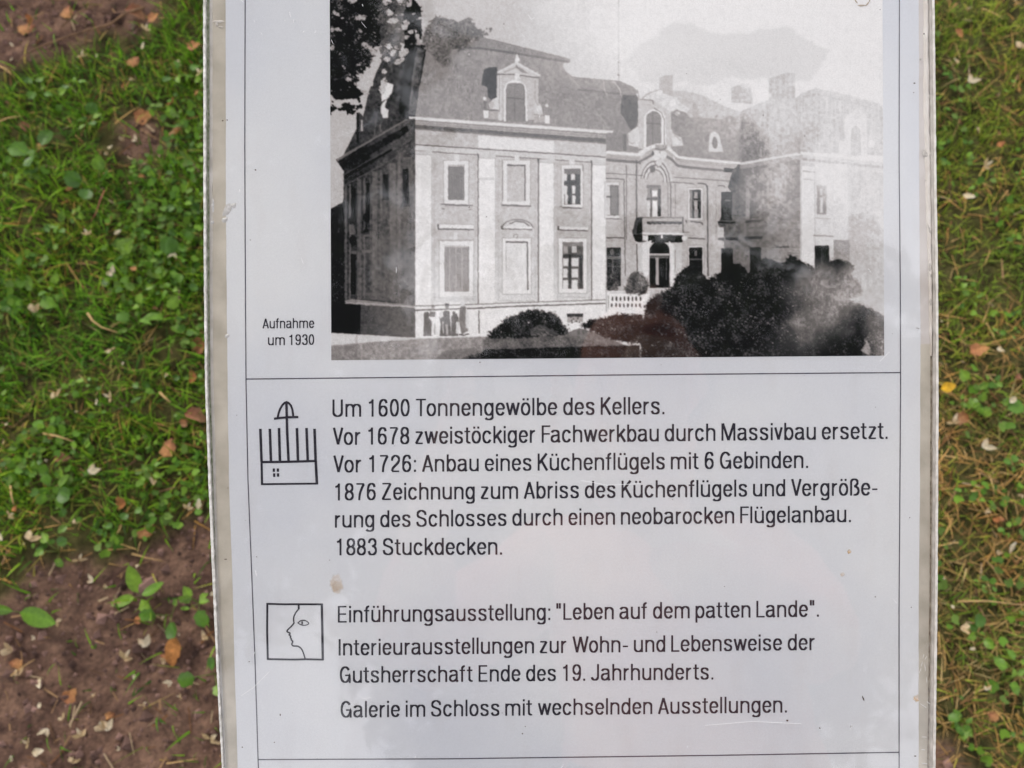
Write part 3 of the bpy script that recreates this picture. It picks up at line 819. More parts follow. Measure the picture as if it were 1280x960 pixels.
# brown water stain
M_stain = bpy.data.materials.new("tea_brown_stain"); M_stain.use_nodes = True
def stain(px, py, rx, ry, colr, amax, seed):
    """soft-edged stain soaked into the paper: a sheet whose see-through edge follows its own vertex values"""
    n = 22; rings = 6
    V = [(bx(px), by(py), .00006)]; A = [amax * .8]; F = []
    r = random.Random(seed); ph = [1 + (r.random() - .5) * .3 for _ in range(n)]
    for k in range(1, rings + 1):
        for j in range(n):
            t = 2 * math.pi * j / n; q = k / rings
            V.append((bx(px + math.cos(t) * rx * q * ph[j]), by(py + math.sin(t) * ry * q * ph[j]), .00006))
            A.append([.8, .75, .8, 1.0, .55, 0][k - 1] * amax * (.6 + .5 * (math.sin(t - .6) * .5 + .5)))
    for j in range(n):
        F.append((0, 1 + j, 1 + (j + 1) % n, 0))
    T = [(0, 1 + j, 1 + (j + 1) % n) for j in range(n)]
    for k in range(rings - 1):
        a = 1 + k * n
        for j in range(n):
            T.append((a + j, a + n + j, a + n + (j + 1) % n)); T.append((a + j, a + n + (j + 1) % n, a + (j + 1) % n))
    c = np.array(A)[:, None] * np.ones((1, 3))
    me = mesh_np("water_stain", V, np.array(T), c, False)
    return obj("water_stain", me, M_stain, board, B_LOC, B_ROT)
n_ = M_stain.node_tree.nodes; l_ = M_stain.node_tree.links
n_["Principled BSDF"].inputs["Base Color"].default_value = (.78, .50, .22, 1)
n_["Principled BSDF"].inputs["Roughness"].default_value = .8
aa = n_.new("ShaderNodeAttribute"); aa.attribute_name = "tint"
l_.new(aa.outputs["Fac"], n_["Principled BSDF"].inputs["Alpha"])
stain(420.5, 729, 9, 12, None, .26, 1)
stain(421.5, 734, 8, 9, None, .22, 2)
stain(1147, 873, 6, 5, None, .5, 3)
stain(1061.5, 689.5, 3, 3, None, .6, 4)
stain(1053, 718, 3, 3, None, .3, 6)
stain(1042, 265, 16, 60, None, .10, 5)

# ------------------------------------------------------------------ lettering: condensed grotesque drawn stroke by stroke
def E(cx, cy, rx, ry, a0, a1, n=12, e=2.1):
    out = []
    for i in range(n + 1):
        t = R(a0 + (a1 - a0) * i / n)
        c, s = math.cos(t), math.sin(t)
        out.append((cx + rx * math.copysign(abs(c) ** (2 / e), c), cy + ry * math.copysign(abs(s) ** (2 / e), s)))
    return out
def CR(P, n=7):
    P = [P[0]] + list(P) + [P[-1]]
    out = []
    for i in range(1, len(P) - 2):
        for k in range(n):
            t = k / n
            q = []
            for d in (0, 1):
                a, b, c_, e = P[i - 1][d], P[i][d], P[i + 1][d], P[i + 2][d]
                q.append(.5 * (2 * b + (c_ - a) * t + (2 * a - 5 * b + 4 * c_ - e) * t * t + (-a + 3 * b - 3 * c_ + e) * t ** 3))
            out.append(tuple(q))
    out.append(P[-2])
    return out
xm, cm = .695, .955           # centre line of the x-height and cap-height horizontals
bm = .045
xr, xc, yc, ry_ = .175, .225, .37, .325
G = {}
def bowl(cx=.225): return E(cx, yc, .17, ry_, 0, 360, 26)
G['n'] = (.45, [[(.055, 0), (.055, .74)], E(.225, .50, .17, .195, 180, 0) + [(.395, 0)]])
G['h'] = (.45, [[(.055, 0), (.055, 1)], E(.225, .50, .17, .195, 180, 0) + [(.395, 0)]])
G['m'] = (.74, [[(.055, 0), (.055, .74)], E(.2125, .51, .1575, .185, 180, 0) + [(.37, 0)], E(.5275, .51, .1575, .185, 180, 0) + [(.685, 0)]])
G['u'] = (.45, [[(.395, 0), (.395, .74)], [(.055, .74)] + E(.225, .24, .17, .195, 180, 360)])
G['ü'] = (.45, G['u'][1] + [[(.13, .86), (.13, .98)], [(.32, .86), (.32, .98)]])
G['o'] = (.45, [bowl()])
G['ö'] = (.45, [bowl(), [(.13, .86), (.13, .98)], [(.32, .86), (.32, .98)]])
G['a'] = (.45, [E(.215, .535, .16, .16, 165, 0) + [(.375, .10), (.43, .01)], [(.375, .45), (.24, .405)] + E(.205, .225, .155, .18, 95, 270) + [(.30, .09), (.375, .20)]])
G['b'] = (.45, [[(.055, 0), (.055, 1)], bowl()])
G['d'] = (.45, [[(.395, 0), (.395, 1)], bowl()])
G['p'] = (.45, [[(.055, -.27), (.055, .74)], bowl()])
G['g'] = (.45, [[(.395, .74)] + E(.225, -.06, .17, .155, 0, -155, 12), bowl()])
G['c'] = (.42, [E(.225, yc, .17, ry_, 28, 332, 22)])
G['e'] = (.44, [[(.06, .385), (.40, .385)], E(.225, yc, .17, ry_, 4, 330, 24)])
G['f'] = (.29, [[(.125, 0)] + E(.265, .79, .14, .165, 180, 92, 7), [(.0, .695), (.265, .695)]])
G['i'] = (.11, [[(.055, 0), (.055, .74)], [(.055, .86), (.055, .99)]])
G['l'] = (.11, [[(.055, 0), (.055, 1)]])
G['k'] = (.42, [[(.055, 0), (.055, 1)], [(.375, .74), (.075, .30)], [(.17, .45), (.39, 0)]])
G['r'] = (.29, [[(.055, 0), (.055, .74)], E(.25, .47, .19, .215, 180, 88, 8)])
G['s'] = (.41, [CR([(.355, .54), (.315, .65), (.20, .697), (.095, .655), (.06, .56), (.10, .455), (.20, .39), (.31, .325), (.355, .20), (.31, .085), (.20, .043), (.09, .085), (.048, .21)])])
G['t'] = (.29, [[(.125, .93)] + E(.255, .18, .13, .135, 180, 262, 7) + [(.285, .045)], [(.0, .695), (.27, .695)]])
G['v'] = (.40, [[(.05, .74), (.20, .03)], [(.35, .74), (.20, .03)]])
G['w'] = (.64, [[(.05, .74), (.185, .03)], [(.32, .72), (.185, .03)], [(.32, .72), (.455, .03)], [(.59, .74), (.455, .03)]])
G['z'] = (.38, [[(.03, .695), (.335, .695)], [(.335, .70), (.045, .04)], [(.03, .045), (.36, .045)]])
G['ß'] = (.46, [[(.055, 0)] + E(.205, .78, .15, .175, 180, 0, 14) + [(.35, .70), (.28, .58), (.20, .53)], CR([(.20, .53), (.32, .49), (.385, .38), (.40, .25), (.35, .10), (.25, .045), (.17, .05)])])
G['U'] = (.50, [[(.06, 1)] + E(.25, .26, .19, .215, 180, 360) + [(.44, 1)]])
G['T'] = (.48, [[(.24, 0), (.24, .955)], [(.01, .955), (.47, .955)]])
G['K'] = (.50, [[(.06, 0), (.06, 1)], [(.43, 1), (.08, .42)], [(.19, .58), (.455, 0)]])
G['V'] = (.50, [[(.055, 1), (.25, .03)], [(.445, 1), (.25, .03)]])
G['F'] = (.42, [[(.06, 0), (.06, 1)], [(.06, .955), (.42, .955)], [(.06, .51), (.39, .51)]])
G['E'] = (.45, [[(.06, 0), (.06, 1)], [(.06, .955), (.43, .955)], [(.06, .51), (.41, .51)], [(.06, .045), (.44, .045)]])
G['L'] = (.42, [[(.06, 0), (.06, 1)], [(.06, .045), (.41, .045)]])
G['I'] = (.12, [[(.06, 0), (.06, 1)]])
G['M'] = (.68, [[(.06, 0), (.06, 1)], [(.62, 0), (.62, 1)], [(.08, 1), (.34, .03)], [(.60, 1), (.34, .03)]])
G['A'] = (.52, [[(.045, 0), (.26, .97)], [(.475, 0), (.26, .97)], [(.12, .30), (.40, .30)]])
G['G'] = (.54, [E(.27, .5, .21, .455, 35, 360, 26) + [(.48, .46)], [(.27, .46), (.485, .46)], [(.49, .0), (.49, .46)]])
G['Z'] = (.46, [[(.04, .955), (.42, .955)], [(.415, .96), (.05, .04)], [(.03, .045), (.44, .045)]])
G['W'] = (.78, [[(.05, 1), (.22, .03)], [(.39, .97), (.22, .03)], [(.39, .97), (.56, .03)], [(.73, 1), (.56, .03)]])
G['J'] = (.40, [[(.34, 1)] + E(.19, .25, .15, .205, 0, -170, 12)])
G['S'] = (.50, [CR([(.435, .70), (.40, .86), (.25, .957), (.105, .88), (.065, .74), (.10, .61), (.25, .52), (.385, .44), (.445, .27), (.40, .11), (.25, .043), (.09, .12), (.05, .30)])])
G['0'] = (.44, [E(.22, .5, .16, .455, 0, 360, 28)])
G['1'] = (.44, [[(.25, 0), (.25, .99)], [(.25, .90), (.19, .82), (.08, .79)]])
G['2'] = (.44, [CR([(.06, .66), (.08, .84), (.21, .957), (.34, .88), (.38, .72), (.33, .55), (.20, .37), (.10, .23), (.06, .06)]), [(.05, .045), (.39, .045)]])
G['3'] = (.44, [CR([(.06, .72), (.10, .88), (.21, .957), (.32, .90), (.365, .75), (.33, .60), (.20, .53)]), CR([(.20, .53), (.33, .48), (.385, .30), (.34, .11), (.21, .043), (.10, .09), (.05, .25)])])
G['6'] = (.44, [CR([(.375, .76), (.33, .91), (.22, .957), (.11, .86), (.06, .60), (.06, .40)]), E(.22, .315, .16, .272, 0, 360, 24)])
G['7'] = (.44, [[(.04, .955), (.40, .955)], CR([(.385, .94), (.28, .66), (.20, .36), (.17, 0)])])
G['8'] = (.44, [E(.22, .275, .165, .232, 0, 360, 22), E(.22, .735, .148, .222, 0, 360, 22)])
G['9'] = (.44, [CR([(.065, .24), (.11, .09), (.22, .043), (.33, .14), (.38, .40), (.38, .60)]), E(.22, .685, .16, .272, 0, 360, 24)])
G['.'] = (.13, [[(.065, 0), (.065, .13)]])
G[':'] = (.13, [[(.065, 0), (.065, .13)], [(.065, .56), (.065, .69)]])
G['-'] = (.27, [[(.01, .36), (.26, .36)]])
G['"'] = (.24, [[(.06, .68), (.06, 1)], [(.18, .68), (.18, 1)]])
ROUND_L = set('aceodgöqG0689'); ROUND_R = set('bopöeß0389')

def ribbon(V, F, pts, wfun, z):
    """flat stroke with mitred joints"""
    n = len(pts)
    closed = n > 3 and abs(pts[0][0] - pts[-1][0]) + abs(pts[0][1] - pts[-1][1]) < 1e-6
    base = len(V)
    for i in range(n):
        x, y = pts[i]
        if closed:
            a = pts[(i - 1) % (n - 1)] if i > 0 else pts[n - 2]; b = pts[1] if i == n - 1 else pts[i + 1]
        else:
            a = pts[max(i - 1, 0)]; b = pts[min(i + 1, n - 1)]
        d1 = Vector((x - a[0], y - a[1])); d2 = Vector((b[0] - x, b[1] - y))
        if d1.length < 1e-9: d1 = d2
        if d2.length < 1e-9: d2 = d1
        d1.normalize(); d2.normalize()
        d = (d1 + d2)
        if d.length < 1e-6: d = d1
        d.normalize()
        nn = Vector((-d.y, d.x))
        k = 1 / max(.5, nn.dot(Vector((-d1.y, d1.x))))
        w = wfun(d) * .5 * k
        V.append((x + nn.x * w, y + nn.y * w, z)); V.append((x - nn.x * w, y - nn.y * w, z))
    for i in range(n - 1):
        a = base + 2 * i
        F.append((a, a + 1, a + 3, a + 2))

def set_line(text, x0, x1, yb0, yb1, cap, label, mat, wv=.117, wh=.086):
    gap = .098; space = .245
    pos = []; x = 0.0
    for i, ch in enumerate(text):
        if ch == ' ': x += space; continue
        w, st = G[ch]
        nxt = text[i + 1] if i + 1 < len(text) else ''
        pos.append((ch, x))
        g = gap - (.022 if ch in ROUND_R else 0) - (.022 if nxt in ROUND_L else 0)
        if ch in 'VvwkrTWAKftFL' or nxt in 'VvwTWftz': g -= .035
        if ch in 'VTFW' and nxt in 'oeaAöu': g -= .05
        x += w + max(g, .012) if nxt != ' ' else w + .02
    total = x - (gap if False else 0)
    lastw = G[text[-1]][0]; total = pos[-1][1] + lastw
    sx = (x1 - x0) / total
    V = []; F = []
    ang = math.atan2(-(yb1 - yb0), x1 - x0)
    lay = 0
    ws = cap
    for ch, gx_ in pos:
        for k, st in enumerate(G[ch][1]):
            lay = k
            pts = [(x0 + (gx_ + p[0]) * sx, 0, p[1]) for p in st]
            P2 = []
            for X, _, h in pts:
                base_y = yb0 + (yb1 - yb0) * (X - x0) / (x1 - x0)
                P2.append((bx(X), by(base_y - h * cap)))
            wf = lambda d: (abs(d.y) * wv + abs(d.x) * wh) * cap * S
            ribbon(V, F, P2, wf, .00012 + .00002 * (k % 4))
    o = obj("text_line", mesh_py("text_line", V, F), mat, board, B_LOC, B_ROT)
    o['label'] = label
    return o
M_ink = material("black_ink", base=(.018, .017, .026), rough=.8, spec=.0, noise=(700, (.026, .024, .034), (.060, .056, .072), 4))
lines = [
    ("Um 1600 Tonnengewölbe des Kellers.", 415.3, 831, 521.2, 517.8, 21.8),
    ("Vor 1678 zweistöckiger Fachwerkbau durch Massivbau ersetzt.", 416, 1109.8, 556.3, 548.6, 21.6),
    ("Vor 1726: Anbau eines Küchenflügels mit 6 Gebinden.", 416.5, 1010.5, 590.8, 585.0, 21.4),
    ("1876 Zeichnung zum Abriss des Küchenflügels und Vergröße-", 417, 1097, 625.6, 619.2, 21.4),
    ("rung des Schlosses durch einen neobarocken Flügelanbau.", 418.5, 1064, 659.6, 652.6, 21.0),
    ("1883 Stuckdecken.", 419, 628, 694.2, 693.2, 21.2),
    ("Einführungsausstellung: \"Leben auf dem patten Lande\".", 422, 1024, 778.2, 770.8, 20.8),
    ("Interieurausstellungen zur Wohn- und Lebensweise der", 423, 1019, 819.4, 812.6, 20.6),
    ("Gutsherrschaft Ende des 19. Jahrhunderts.", 424.5, 892, 853.6, 849.4, 20.6),
    ("Galerie im Schloss mit wechselnden Ausstellungen.", 425.5, 984, 897.0, 890.6, 20.6),
    ("Aufnahme", 328.3, 392.8, 410.6, 410.0, 12.6),
    ("um 1930", 335, 393, 431.6, 431.0, 13.2),
]
for (tx, a, b, c_, d_, cap) in lines:
    set_line(tx, a, b, c_, d_, cap, "line of black condensed lettering reading " + tx.replace('"', ''), M_ink)

def ruled(name, pts, w, label=None, mat=M_ink, z=.00012):
    V = []; F = []
    P2 = []
    for (a, b), (c_, d_) in zip(pts[:-1], pts[1:]):
        m = max(1, int(math.hypot(c_ - a, d_ - b) / 20))
        for k in range(m): P2.append((bx(a + (c_ - a) * k / m), by(b + (d_ - b) * k / m)))
    P2.append((bx(pts[-1][0]), by(pts[-1][1])))
    ribbon(V, F, P2, lambda d: w * S, z)
    o = obj(name, mesh_py(name, V, F), mat, board, B_LOC, B_ROT)
    if label: o['label'] = label
    return o
M_line = material("printed_line", base=(.06, .055, .09), rough=.6, noise=(200, (.035, .035, .07), (.13, .11, .13), 4))
ruled("frame_line", [(306.8, -150), (306.5, 0), (306, 180), (306.8, 360), (307.6, 480), (310, 600), (314, 700), (318.6, 820), (322.6, 948), (331, 1150)], 1.25, "left vertical line of the printed frame", M_line)
ruled("frame_line", [(1124.6, -150), (1124.2, 0), (1123.8, 200), (1125.2, 350), (1125.6, 480), (1124.6, 640), (1123.7, 760), (1123.8, 960), (1124, 1150)], 1.25, "right vertical line of the printed frame", M_line)
ruled("frame_line", [(307.5, 473.8), (500, 471.8), (800, 468.4), (1125.4, 465.7)], 1.3, "horizontal line under the printed photograph", M_line, z=.00014)
ruled("frame_line", [(322.7, 949.4), (560, 948.4), (900, 944), (1123.8, 940.2)], 1.3, "horizontal line below the last line of text", M_line, z=.00014)

def pictogram(name, strokes, label, dots=()):
    V = []; F = []
    for k, (pts, w) in enumerate(strokes):
        ribbon(V, F, [(bx(a), by(b)) for a, b in pts], lambda d, w=w: w * S, .00012 + .00001 * (k % 9))
    for (a, b, w, h) in dots:
        i = len(V)
        V += [(bx(a - w / 2), by(b + h / 2), .00012), (bx(a + w / 2), by(b + h / 2), .00012), (bx(a + w / 2), by(b - h / 2), .00012), (bx(a - w / 2), by(b - h / 2), .00012)]
        F.append((i, i + 1, i + 2, i + 3))
    o = obj(name, mesh_py(name, V, F), M_ink, board, B_LOC, B_ROT)
    o['label'] = label
bars = [((325.5, 536), (327, 577)), ((337.3, 536), (338.8, 577)), ((348.8, 535), (350, 577)), ((371.2, 535), (372.6, 577)), ((383.2, 535), (384.8, 577)), ((393.2, 536), (394.6, 577))]
st = [([a, b], 3.3) for a, b in bars]
st += [([(358.1, 503.5), (359, 540), (360.8, 577)], 3.2), ([(347.2, 522), (348.2, 517), (350, 511.5), (353, 506.5), (355.8, 503.6), (358.3, 502.6), (361, 503.8), (363.8, 507), (365.6, 512), (366.6, 520.6)], 2.6),
       ([(342.6, 523.4), (350, 522.4), (360, 521.6), (373, 521.3)], 2.8), ([(325.6, 577.6), (360, 577.2), (396, 576.2)], 3.0),
       ([(327, 577), (327.6, 605.2)], 2.8), ([(394.7, 576), (396.2, 605)], 3.4), ([(326.2, 605.2), (360, 604.8), (397.8, 604.4)], 2.3)]
pictogram("pictogram", st, "printed symbol of upright bars with an arch on top over a box with a small window", [(342.4, 587.6, 2.9, 4.2), (347.4, 587.6, 2.9, 4.2), (342.8, 593.9, 2.9, 4.6), (347.6, 593.7, 2.9, 4.2)])
f = lambda a, b: (310 + a / 9.6, 740 + b / 9.6)
st = [([f(222, 141), f(440, 147), f(600, 146), f(900, 148)], 2.3), ([f(886, 140), f(892, 440), f(898, 816)], 3.0), ([f(232, 132), f(230, 470), f(238, 810)], 2.5), ([f(230, 804), f(560, 810), f(700, 806), f(908, 811)], 2.3),
      ([f(x, y) for x, y in CR([(608, 150), (610, 196), (590, 225), (565, 262), (550, 300), (548, 340), (552, 372), (530, 400), (500, 430), (466, 464)], 4)], 1.6),
      ([f(608, 150), f(609, 205)], 2.4),
      ([f(x, y) for x, y in CR([(466, 464), (476, 480), (502, 490), (502, 506), (494, 514), (514, 530), (508, 545), (520, 560), (520, 574), (536, 588), (534, 606), (526, 626), (545, 646), (600, 650), (640, 680), (665, 730), (688, 806)], 4)], 1.7),
      ([f(x, y) for x, y in CR([(600, 370), (630, 345), (668, 338), (705, 350), (730, 376), (705, 394), (668, 399), (630, 390), (600, 370)], 4)], 1.1),
      ([f(650, 352), f(651, 388)], 1.7)]
pictogram("pictogram", st, "printed square symbol with the outline of a face in profile and one eye")

# ------------------------------------------------------------------ post and fixings below the board
M_post = material("galvanised_steel", base=(.42, .43, .44), rough=.45, noise=(30, (.34, .35, .36), (.50, .51, .52), 5))
M_post.node_tree.nodes["Principled BSDF"].inputs["Metallic"].default_value = .8
def boxme(name, x0, x1, y0, y1, z0, z1):
    V = [(x0, y0, z0), (x1, y0, z0), (x1, y1, z0), (x0, y1, z0), (x0, y0, z1), (x1, y0, z1), (x1, y1, z1), (x0, y1, z1)]
    F = [(3, 2, 1, 0), (4, 5, 6, 7), (0, 1, 5, 4), (1, 2, 6, 5), (2, 3, 7, 6), (3, 0, 4, 7)]
    return mesh_py(name, V, F)
zt = board_c.z - .0095
obj("post", tube_me("post", [(0, 0, -.05), (0, 0, zt - .03)], [.024, .024], 20), M_post, board)
obj("mounting_plate", boxme("mounting_plate", -.09, .09, -.11, .11, -.0125, -.0066), M_post, board, B_LOC, B_ROT)
for sx_ in (-.07, .07):
    for sy_ in (-.09, .09):
        obj("bolt", tube_me("bolt", [(sx_, sy_, -.018), (sx_, sy_, -.0126)], [.006, .006], 6), M_post, board, B_LOC, B_ROT)

# ------------------------------------------------------------------ clear cover sheet
M_cover = bpy.data.materials.new("clear_acrylic"); M_cover.use_nodes = True
n_ = M_cover.node_tree.nodes; l_ = M_cover.node_tree.links; n_.clear()
o_ = n_.new("ShaderNodeOutputMaterial"); tr = n_.new("ShaderNodeBsdfTransparent"); gl = n_.new("ShaderNodeBsdfGlossy"); ms = n_.new("ShaderNodeMixShader")
gl.inputs["Roughness"].default_value = .035; gl.inputs["Color"].default_value = (1, 1, 1, 1)
tr.inputs["Color"].default_value = (.985, .985, .985, 1)
lw = n_.new("ShaderNodeLayerWeight"); lw.inputs["Blend"].default_value = .5
pw = n_.new("ShaderNodeMath"); pw.operation = 'POWER'; pw.inputs[1].default_value = 5
ma = n_.new("ShaderNodeMath"); ma.operation = 'MULTIPLY_ADD'; ma.inputs[1].default_value = .95; ma.inputs[2].default_value = COVER_R
l_.new(lw.outputs["Facing"], pw.inputs[0]); l_.new(pw.outputs[0], ma.inputs[0]); l_.new(ma.outputs[0], ms.inputs[0])
l_.new(tr.outputs[0], ms.inputs[1]); l_.new(gl.outputs[0], ms.inputs[2]); l_.new(ms.outputs[0], o_.inputs["Surface"])
# a faintly wavy old sheet
tcn = n_.new("ShaderNodeTexCoord"); wz = n_.new("ShaderNodeTexNoise"); wz.inputs["Scale"].default_value = 14; wz.inputs["Detail"].default_value = 2
wb = n_.new("ShaderNodeBump"); wb.inputs["Strength"].default_value = 1.0; wb.inputs["Distance"].default_value = .0004
l_.new(tcn.outputs["Object"], wz.inputs["Vector"]); l_.new(wz.outputs["Fac"], wb.inputs["Height"]); l_.new(wb.outputs["Normal"], gl.inputs["Normal"])
slab("clear_cover", lambda y: c_out_l(y) + 2.6, lambda y: c_out_r(y) - 2.8, .0011, .0019, M_cover)

M_scuff = material("dusty_scuff", base=(.82, .82, .84), rough=.7)
sc = random.Random(12)
for i in range(38):
    a, b = (sc.uniform(300, 470), sc.uniform(5, 60)) if i < 9 else (sc.uniform(295, 1150), sc.uniform(-40, 1000))
    blob("scuff", a, b, sc.uniform(.25, .5), sc.uniform(1.2, 5), .00005, M_scuff, seed=400 + i, rz=sc.uniform(-.8, .8), z=.00195, n=6)
for i, pts in enumerate([[(303, 868), (318, 858), (330, 846), (338, 838)], [(446, 866), (455, 872), (464, 870)], [(660, 20), (664, 26), (668, 24)], [(1098, 452), (1104, 446), (1110, 440)], [(726, 600), (760, 606), (800, 604)], [(880, 905), (940, 900), (1000, 903)]]):
    ruled("scuff", pts, .55, None, M_scuff, z=.00196)
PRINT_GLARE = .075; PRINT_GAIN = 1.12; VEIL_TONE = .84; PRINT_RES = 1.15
# ------------------------------------------------------------------ the printed black-and-white photograph (flat print, drawn here shape by shape)
PX0, PX1, PY0, PY1 = 410.0, 1108.0, -62.0, 453.0
Q = 2.0                                           # raster samples per photograph pixel while drawing
IW, IH = int((PX1 - PX0) * Q), int((PY1 - PY0) * Q)
IMG = np.full((IH, IW), .78)
YY, XX = np.mgrid[0:IH, 0:IW]
XX = PX0 + (XX + .5) / Q; YY = PY0 + (YY + .5) / Q
N1 = fbm(XX / 3.2, YY / 3.2, 1, 3); N2 = fbm(XX / 14, YY / 14, 2, 4); N3 = fbm(XX / 60, YY / 60, 3, 3)
GR = rng.random((IH, IW))
def reg(pts, pad=2):
    xs = [p[0] for p in pts]; ys_ = [p[1] for p in pts]
    a = max(0, int((min(xs) - PX0) * Q) - pad); b = min(IW, int((max(xs) - PX0) * Q) + pad + 1)
    c = max(0, int((min(ys_) - PY0) * Q) - pad); d = min(IH, int((max(ys_) - PY0) * Q) + pad + 1)
    return slice(c, max(c, d)), slice(a, max(a, b))
def put(pts, val, a=1.0, mott=0.0, clip=None):
    sl_ = reg(pts)
    X, Y = XX[sl_], YY[sl_]
    if X.size == 0: return
    cov = np.zeros(X.shape)
    for ox, oy in ((-.125, -.125), (.125, .125), (-.125, .125), (.125, -.125)):
        cov += inpoly(X + ox, Y + oy, pts)
    cov = cov / 4 * a
    v = val(X, Y) if callable(val) else val / 255.
    if mott: v = v + (N1[sl_] - .5) * mott / 255. * 2 + (N2[sl_] - .5) * mott / 255.
    if clip is not None: cov = cov * clip[sl_]
    IMG[sl_] = IMG[sl_] * (1 - cov) + v * cov
def rect(x0, y0, x1, y1, val, a=1.0, mott=0): put([(x0, y0), (x1, y0), (x1, y1), (x0, y1)], val, a, mott)
def band(x0, y0, x1, y1, h, val, a=1.0, mott=0): put([(x0, y0), (x1, y1), (x1, y1 + h), (x0, y0 + h)], val, a, mott)
def line(x0, y0, x1, y1, w, val, a=1.0):
    L = math.hypot(x1 - x0, y1 - y0) or 1
    nx_, ny_ = -(y1 - y0) / L * w / 2, (x1 - x0) / L * w / 2
    put([(x0 + nx_, y0 + ny_), (x1 + nx_, y1 + ny_), (x1 - nx_, y1 - ny_), (x0 - nx_, y0 - ny_)], val, a)
def path(P, w, val, a=1.0):
    for (a0, b0), (a1, b1) in zip(P[:-1], P[1:]): line(a0, b0, a1, b1, w, val, a)
def ell(cx, cy, rx, ry, val, a=1.0, rz=0, n=14, mott=0):
    put([(cx + math.cos(t) * rx * math.cos(rz) - math.sin(t) * ry * math.sin(rz), cy + math.cos(t) * rx * math.sin(rz) + math.sin(t) * ry * math.cos(rz)) for t in np.linspace(0, 6.283, n, endpoint=False)], val, a, mott)
def leafy(pts, n, smin, smax, vals, a=1.0, seed=0, edge=6):
    """many small leaf marks inside an outline, ragged at its edge"""
    r = random.Random(seed)
    xs = [p[0] for p in pts]; ys_ = [p[1] for p in pts]
    k = 0; tries = 0
    while k < n and tries < n * 30:
        tries += 1
        x = r.uniform(min(xs) - edge, max(xs) + edge); y = r.uniform(min(ys_) - edge, max(ys_) + edge)
        jx, jy = r.gauss(0, edge * .4), r.gauss(0, edge * .4)
        if not inpoly(np.array([x + jx]), np.array([y + jy]), pts)[0]: continue
        s = r.uniform(smin, smax)
        ell(x, y, s, s * r.uniform(.45, .8), r.choice(vals), a, r.uniform(0, 3.1), 7)
        k += 1
def blur(A, r=1):
    for _ in range(r):
        B_ = A.copy(); B_[1:-1] = (A[:-2] + 2 * A[1:-1] + A[2:]) / 4; A = B_.copy(); A[:, 1:-1] = (B_[:, :-2] + 2 * B_[:, 1:-1] + B_[:, 2:]) / 4
    return A
def foliage(pts, lo, hi, sc=3.2, edge=5, holes=0.0, seed=0, a=1.0, gam=1.6, hi2=None):
    """leaf mass: ragged outline, gaps and light-and-dark leaf texture, all at leaf scale"""
    sl_ = reg(pts, int(edge * Q * 2.2))
    X, Y = XX[sl_], YY[sl_]
    m = blur(inpoly(X, Y, pts).astype(float), int((edge * Q) ** 2 / 2))
    n1 = fbm(X / sc + seed * 3.1, Y / (sc * .8), 100 + seed, 3); n2 = fbm(X / (sc * .38), Y / (sc * .34) + seed, 130 + seed, 2); n3 = fbm(X / (sc * 4), Y / (sc * 4), 160 + seed, 2)
    c1, c2, c3 = (n1 - .5) * 2.6, (n2 - .5) * 2.6, (n3 - .5) * 2.2
    cov = np.clip((m - .5 + c1 * .46 + c2 * .42 - holes * (.30 - np.abs(m - .5) * .2)) * 5 + .5, 0, 1)
    cov = np.where(m < .03, 0, cov) * a
    t = np.clip(.42 + c2 * .55 + c1 * .25 + c3 * .35, 0, 1) ** gam
    v = (lo + (hi - lo) * t) / 255.
    IMG[sl_] = IMG[sl_] * (1 - cov) + v * cov
# sky of the print
IMG[:] = (204 - 14 * N3 + 24 * np.clip((XX - 640) / 150, 0, 1) - 12 * np.clip((520 - XX) / 100, 0, 1)) / 255.
# ---- left side roof and its dormers
put([(430, 193), (446, 160), (449, 140), (454, 146), (460, 118), (470, 92), (480, 70), (520, 55), (540, 55), (524, 110), (519, 146), (508, 150)], 66, mott=26)
put([(476, 100), (492, 106), (490, 116), (484, 124), (477, 127)], 222); put([(476.5, 130), (484, 124), (481, 134), (486, 138), (485, 147.5), (479, 147.5), (476, 140)], 214)
rect(451, 150, 453.4, 164, 170); line(447, 141, 447, 178, 2.4, 22); line(470, 150, 468, 170, 1.4, 120, .6); line(475, 155, 476, 165, 2, 130, .6)
put([(500, 110), (512, 62), (520, 60), (516, 100), (510, 130), (505, 147), (499, 140)], 18, .9, 12)
put([(514, 100), (521, 60), (531, 62), (525, 100), (520, 144), (511, 144)], 112, .8, 26)
# ---- main roof front
put([(716, 97), (740, 100), (800, 118), (800, 191), (756, 190), (735, 175)], 157, mott=9)
roof = [(519, 146), (524, 112), (529, 84), (533, 62), (560, 50), (600, 55), (711, 77), (703, 80), (706, 88), (716, 96), (730, 115), (746, 139), (765, 165)]
put(roof, 160, mott=13)
put(roof, lambda X, Y: (158 + 14 * np.sin(X * 2.1 + np.sin(Y * .35) * 2.2) * np.sin(Y * .55)) / 255., .35)
put([(585, 60), (596, 44), (606, 47), (640, 56), (713, 74), (712, 78.5), (640, 66), (600, 61)], 150, mott=8)
path([(560, 60), (600, 60.5), (640, 66), (710, 77.5)], 2.6, 112, .9)
line(606, 47.5, 712, 74, 1.2, 128, .6); path([(704, 82), (709, 92), (728, 113), (745, 138), (762, 162)], 1.4, 182, .55)
for i in range(26):
    x = random.uniform(560, 625); y = random.uniform(72, 130)
    line(x, y, x + random.uniform(-1, 1), y + random.uniform(3, 7), 1.3, 118, .5)
for i in range(60):
    x = random.uniform(530, 740); y = random.uniform(85, 140 if x < 700 else 150)
    line(x, y, x + random.uniform(-1, 1), y + random.uniform(2, 6), 1.2, random.choice((140, 178)), .35)
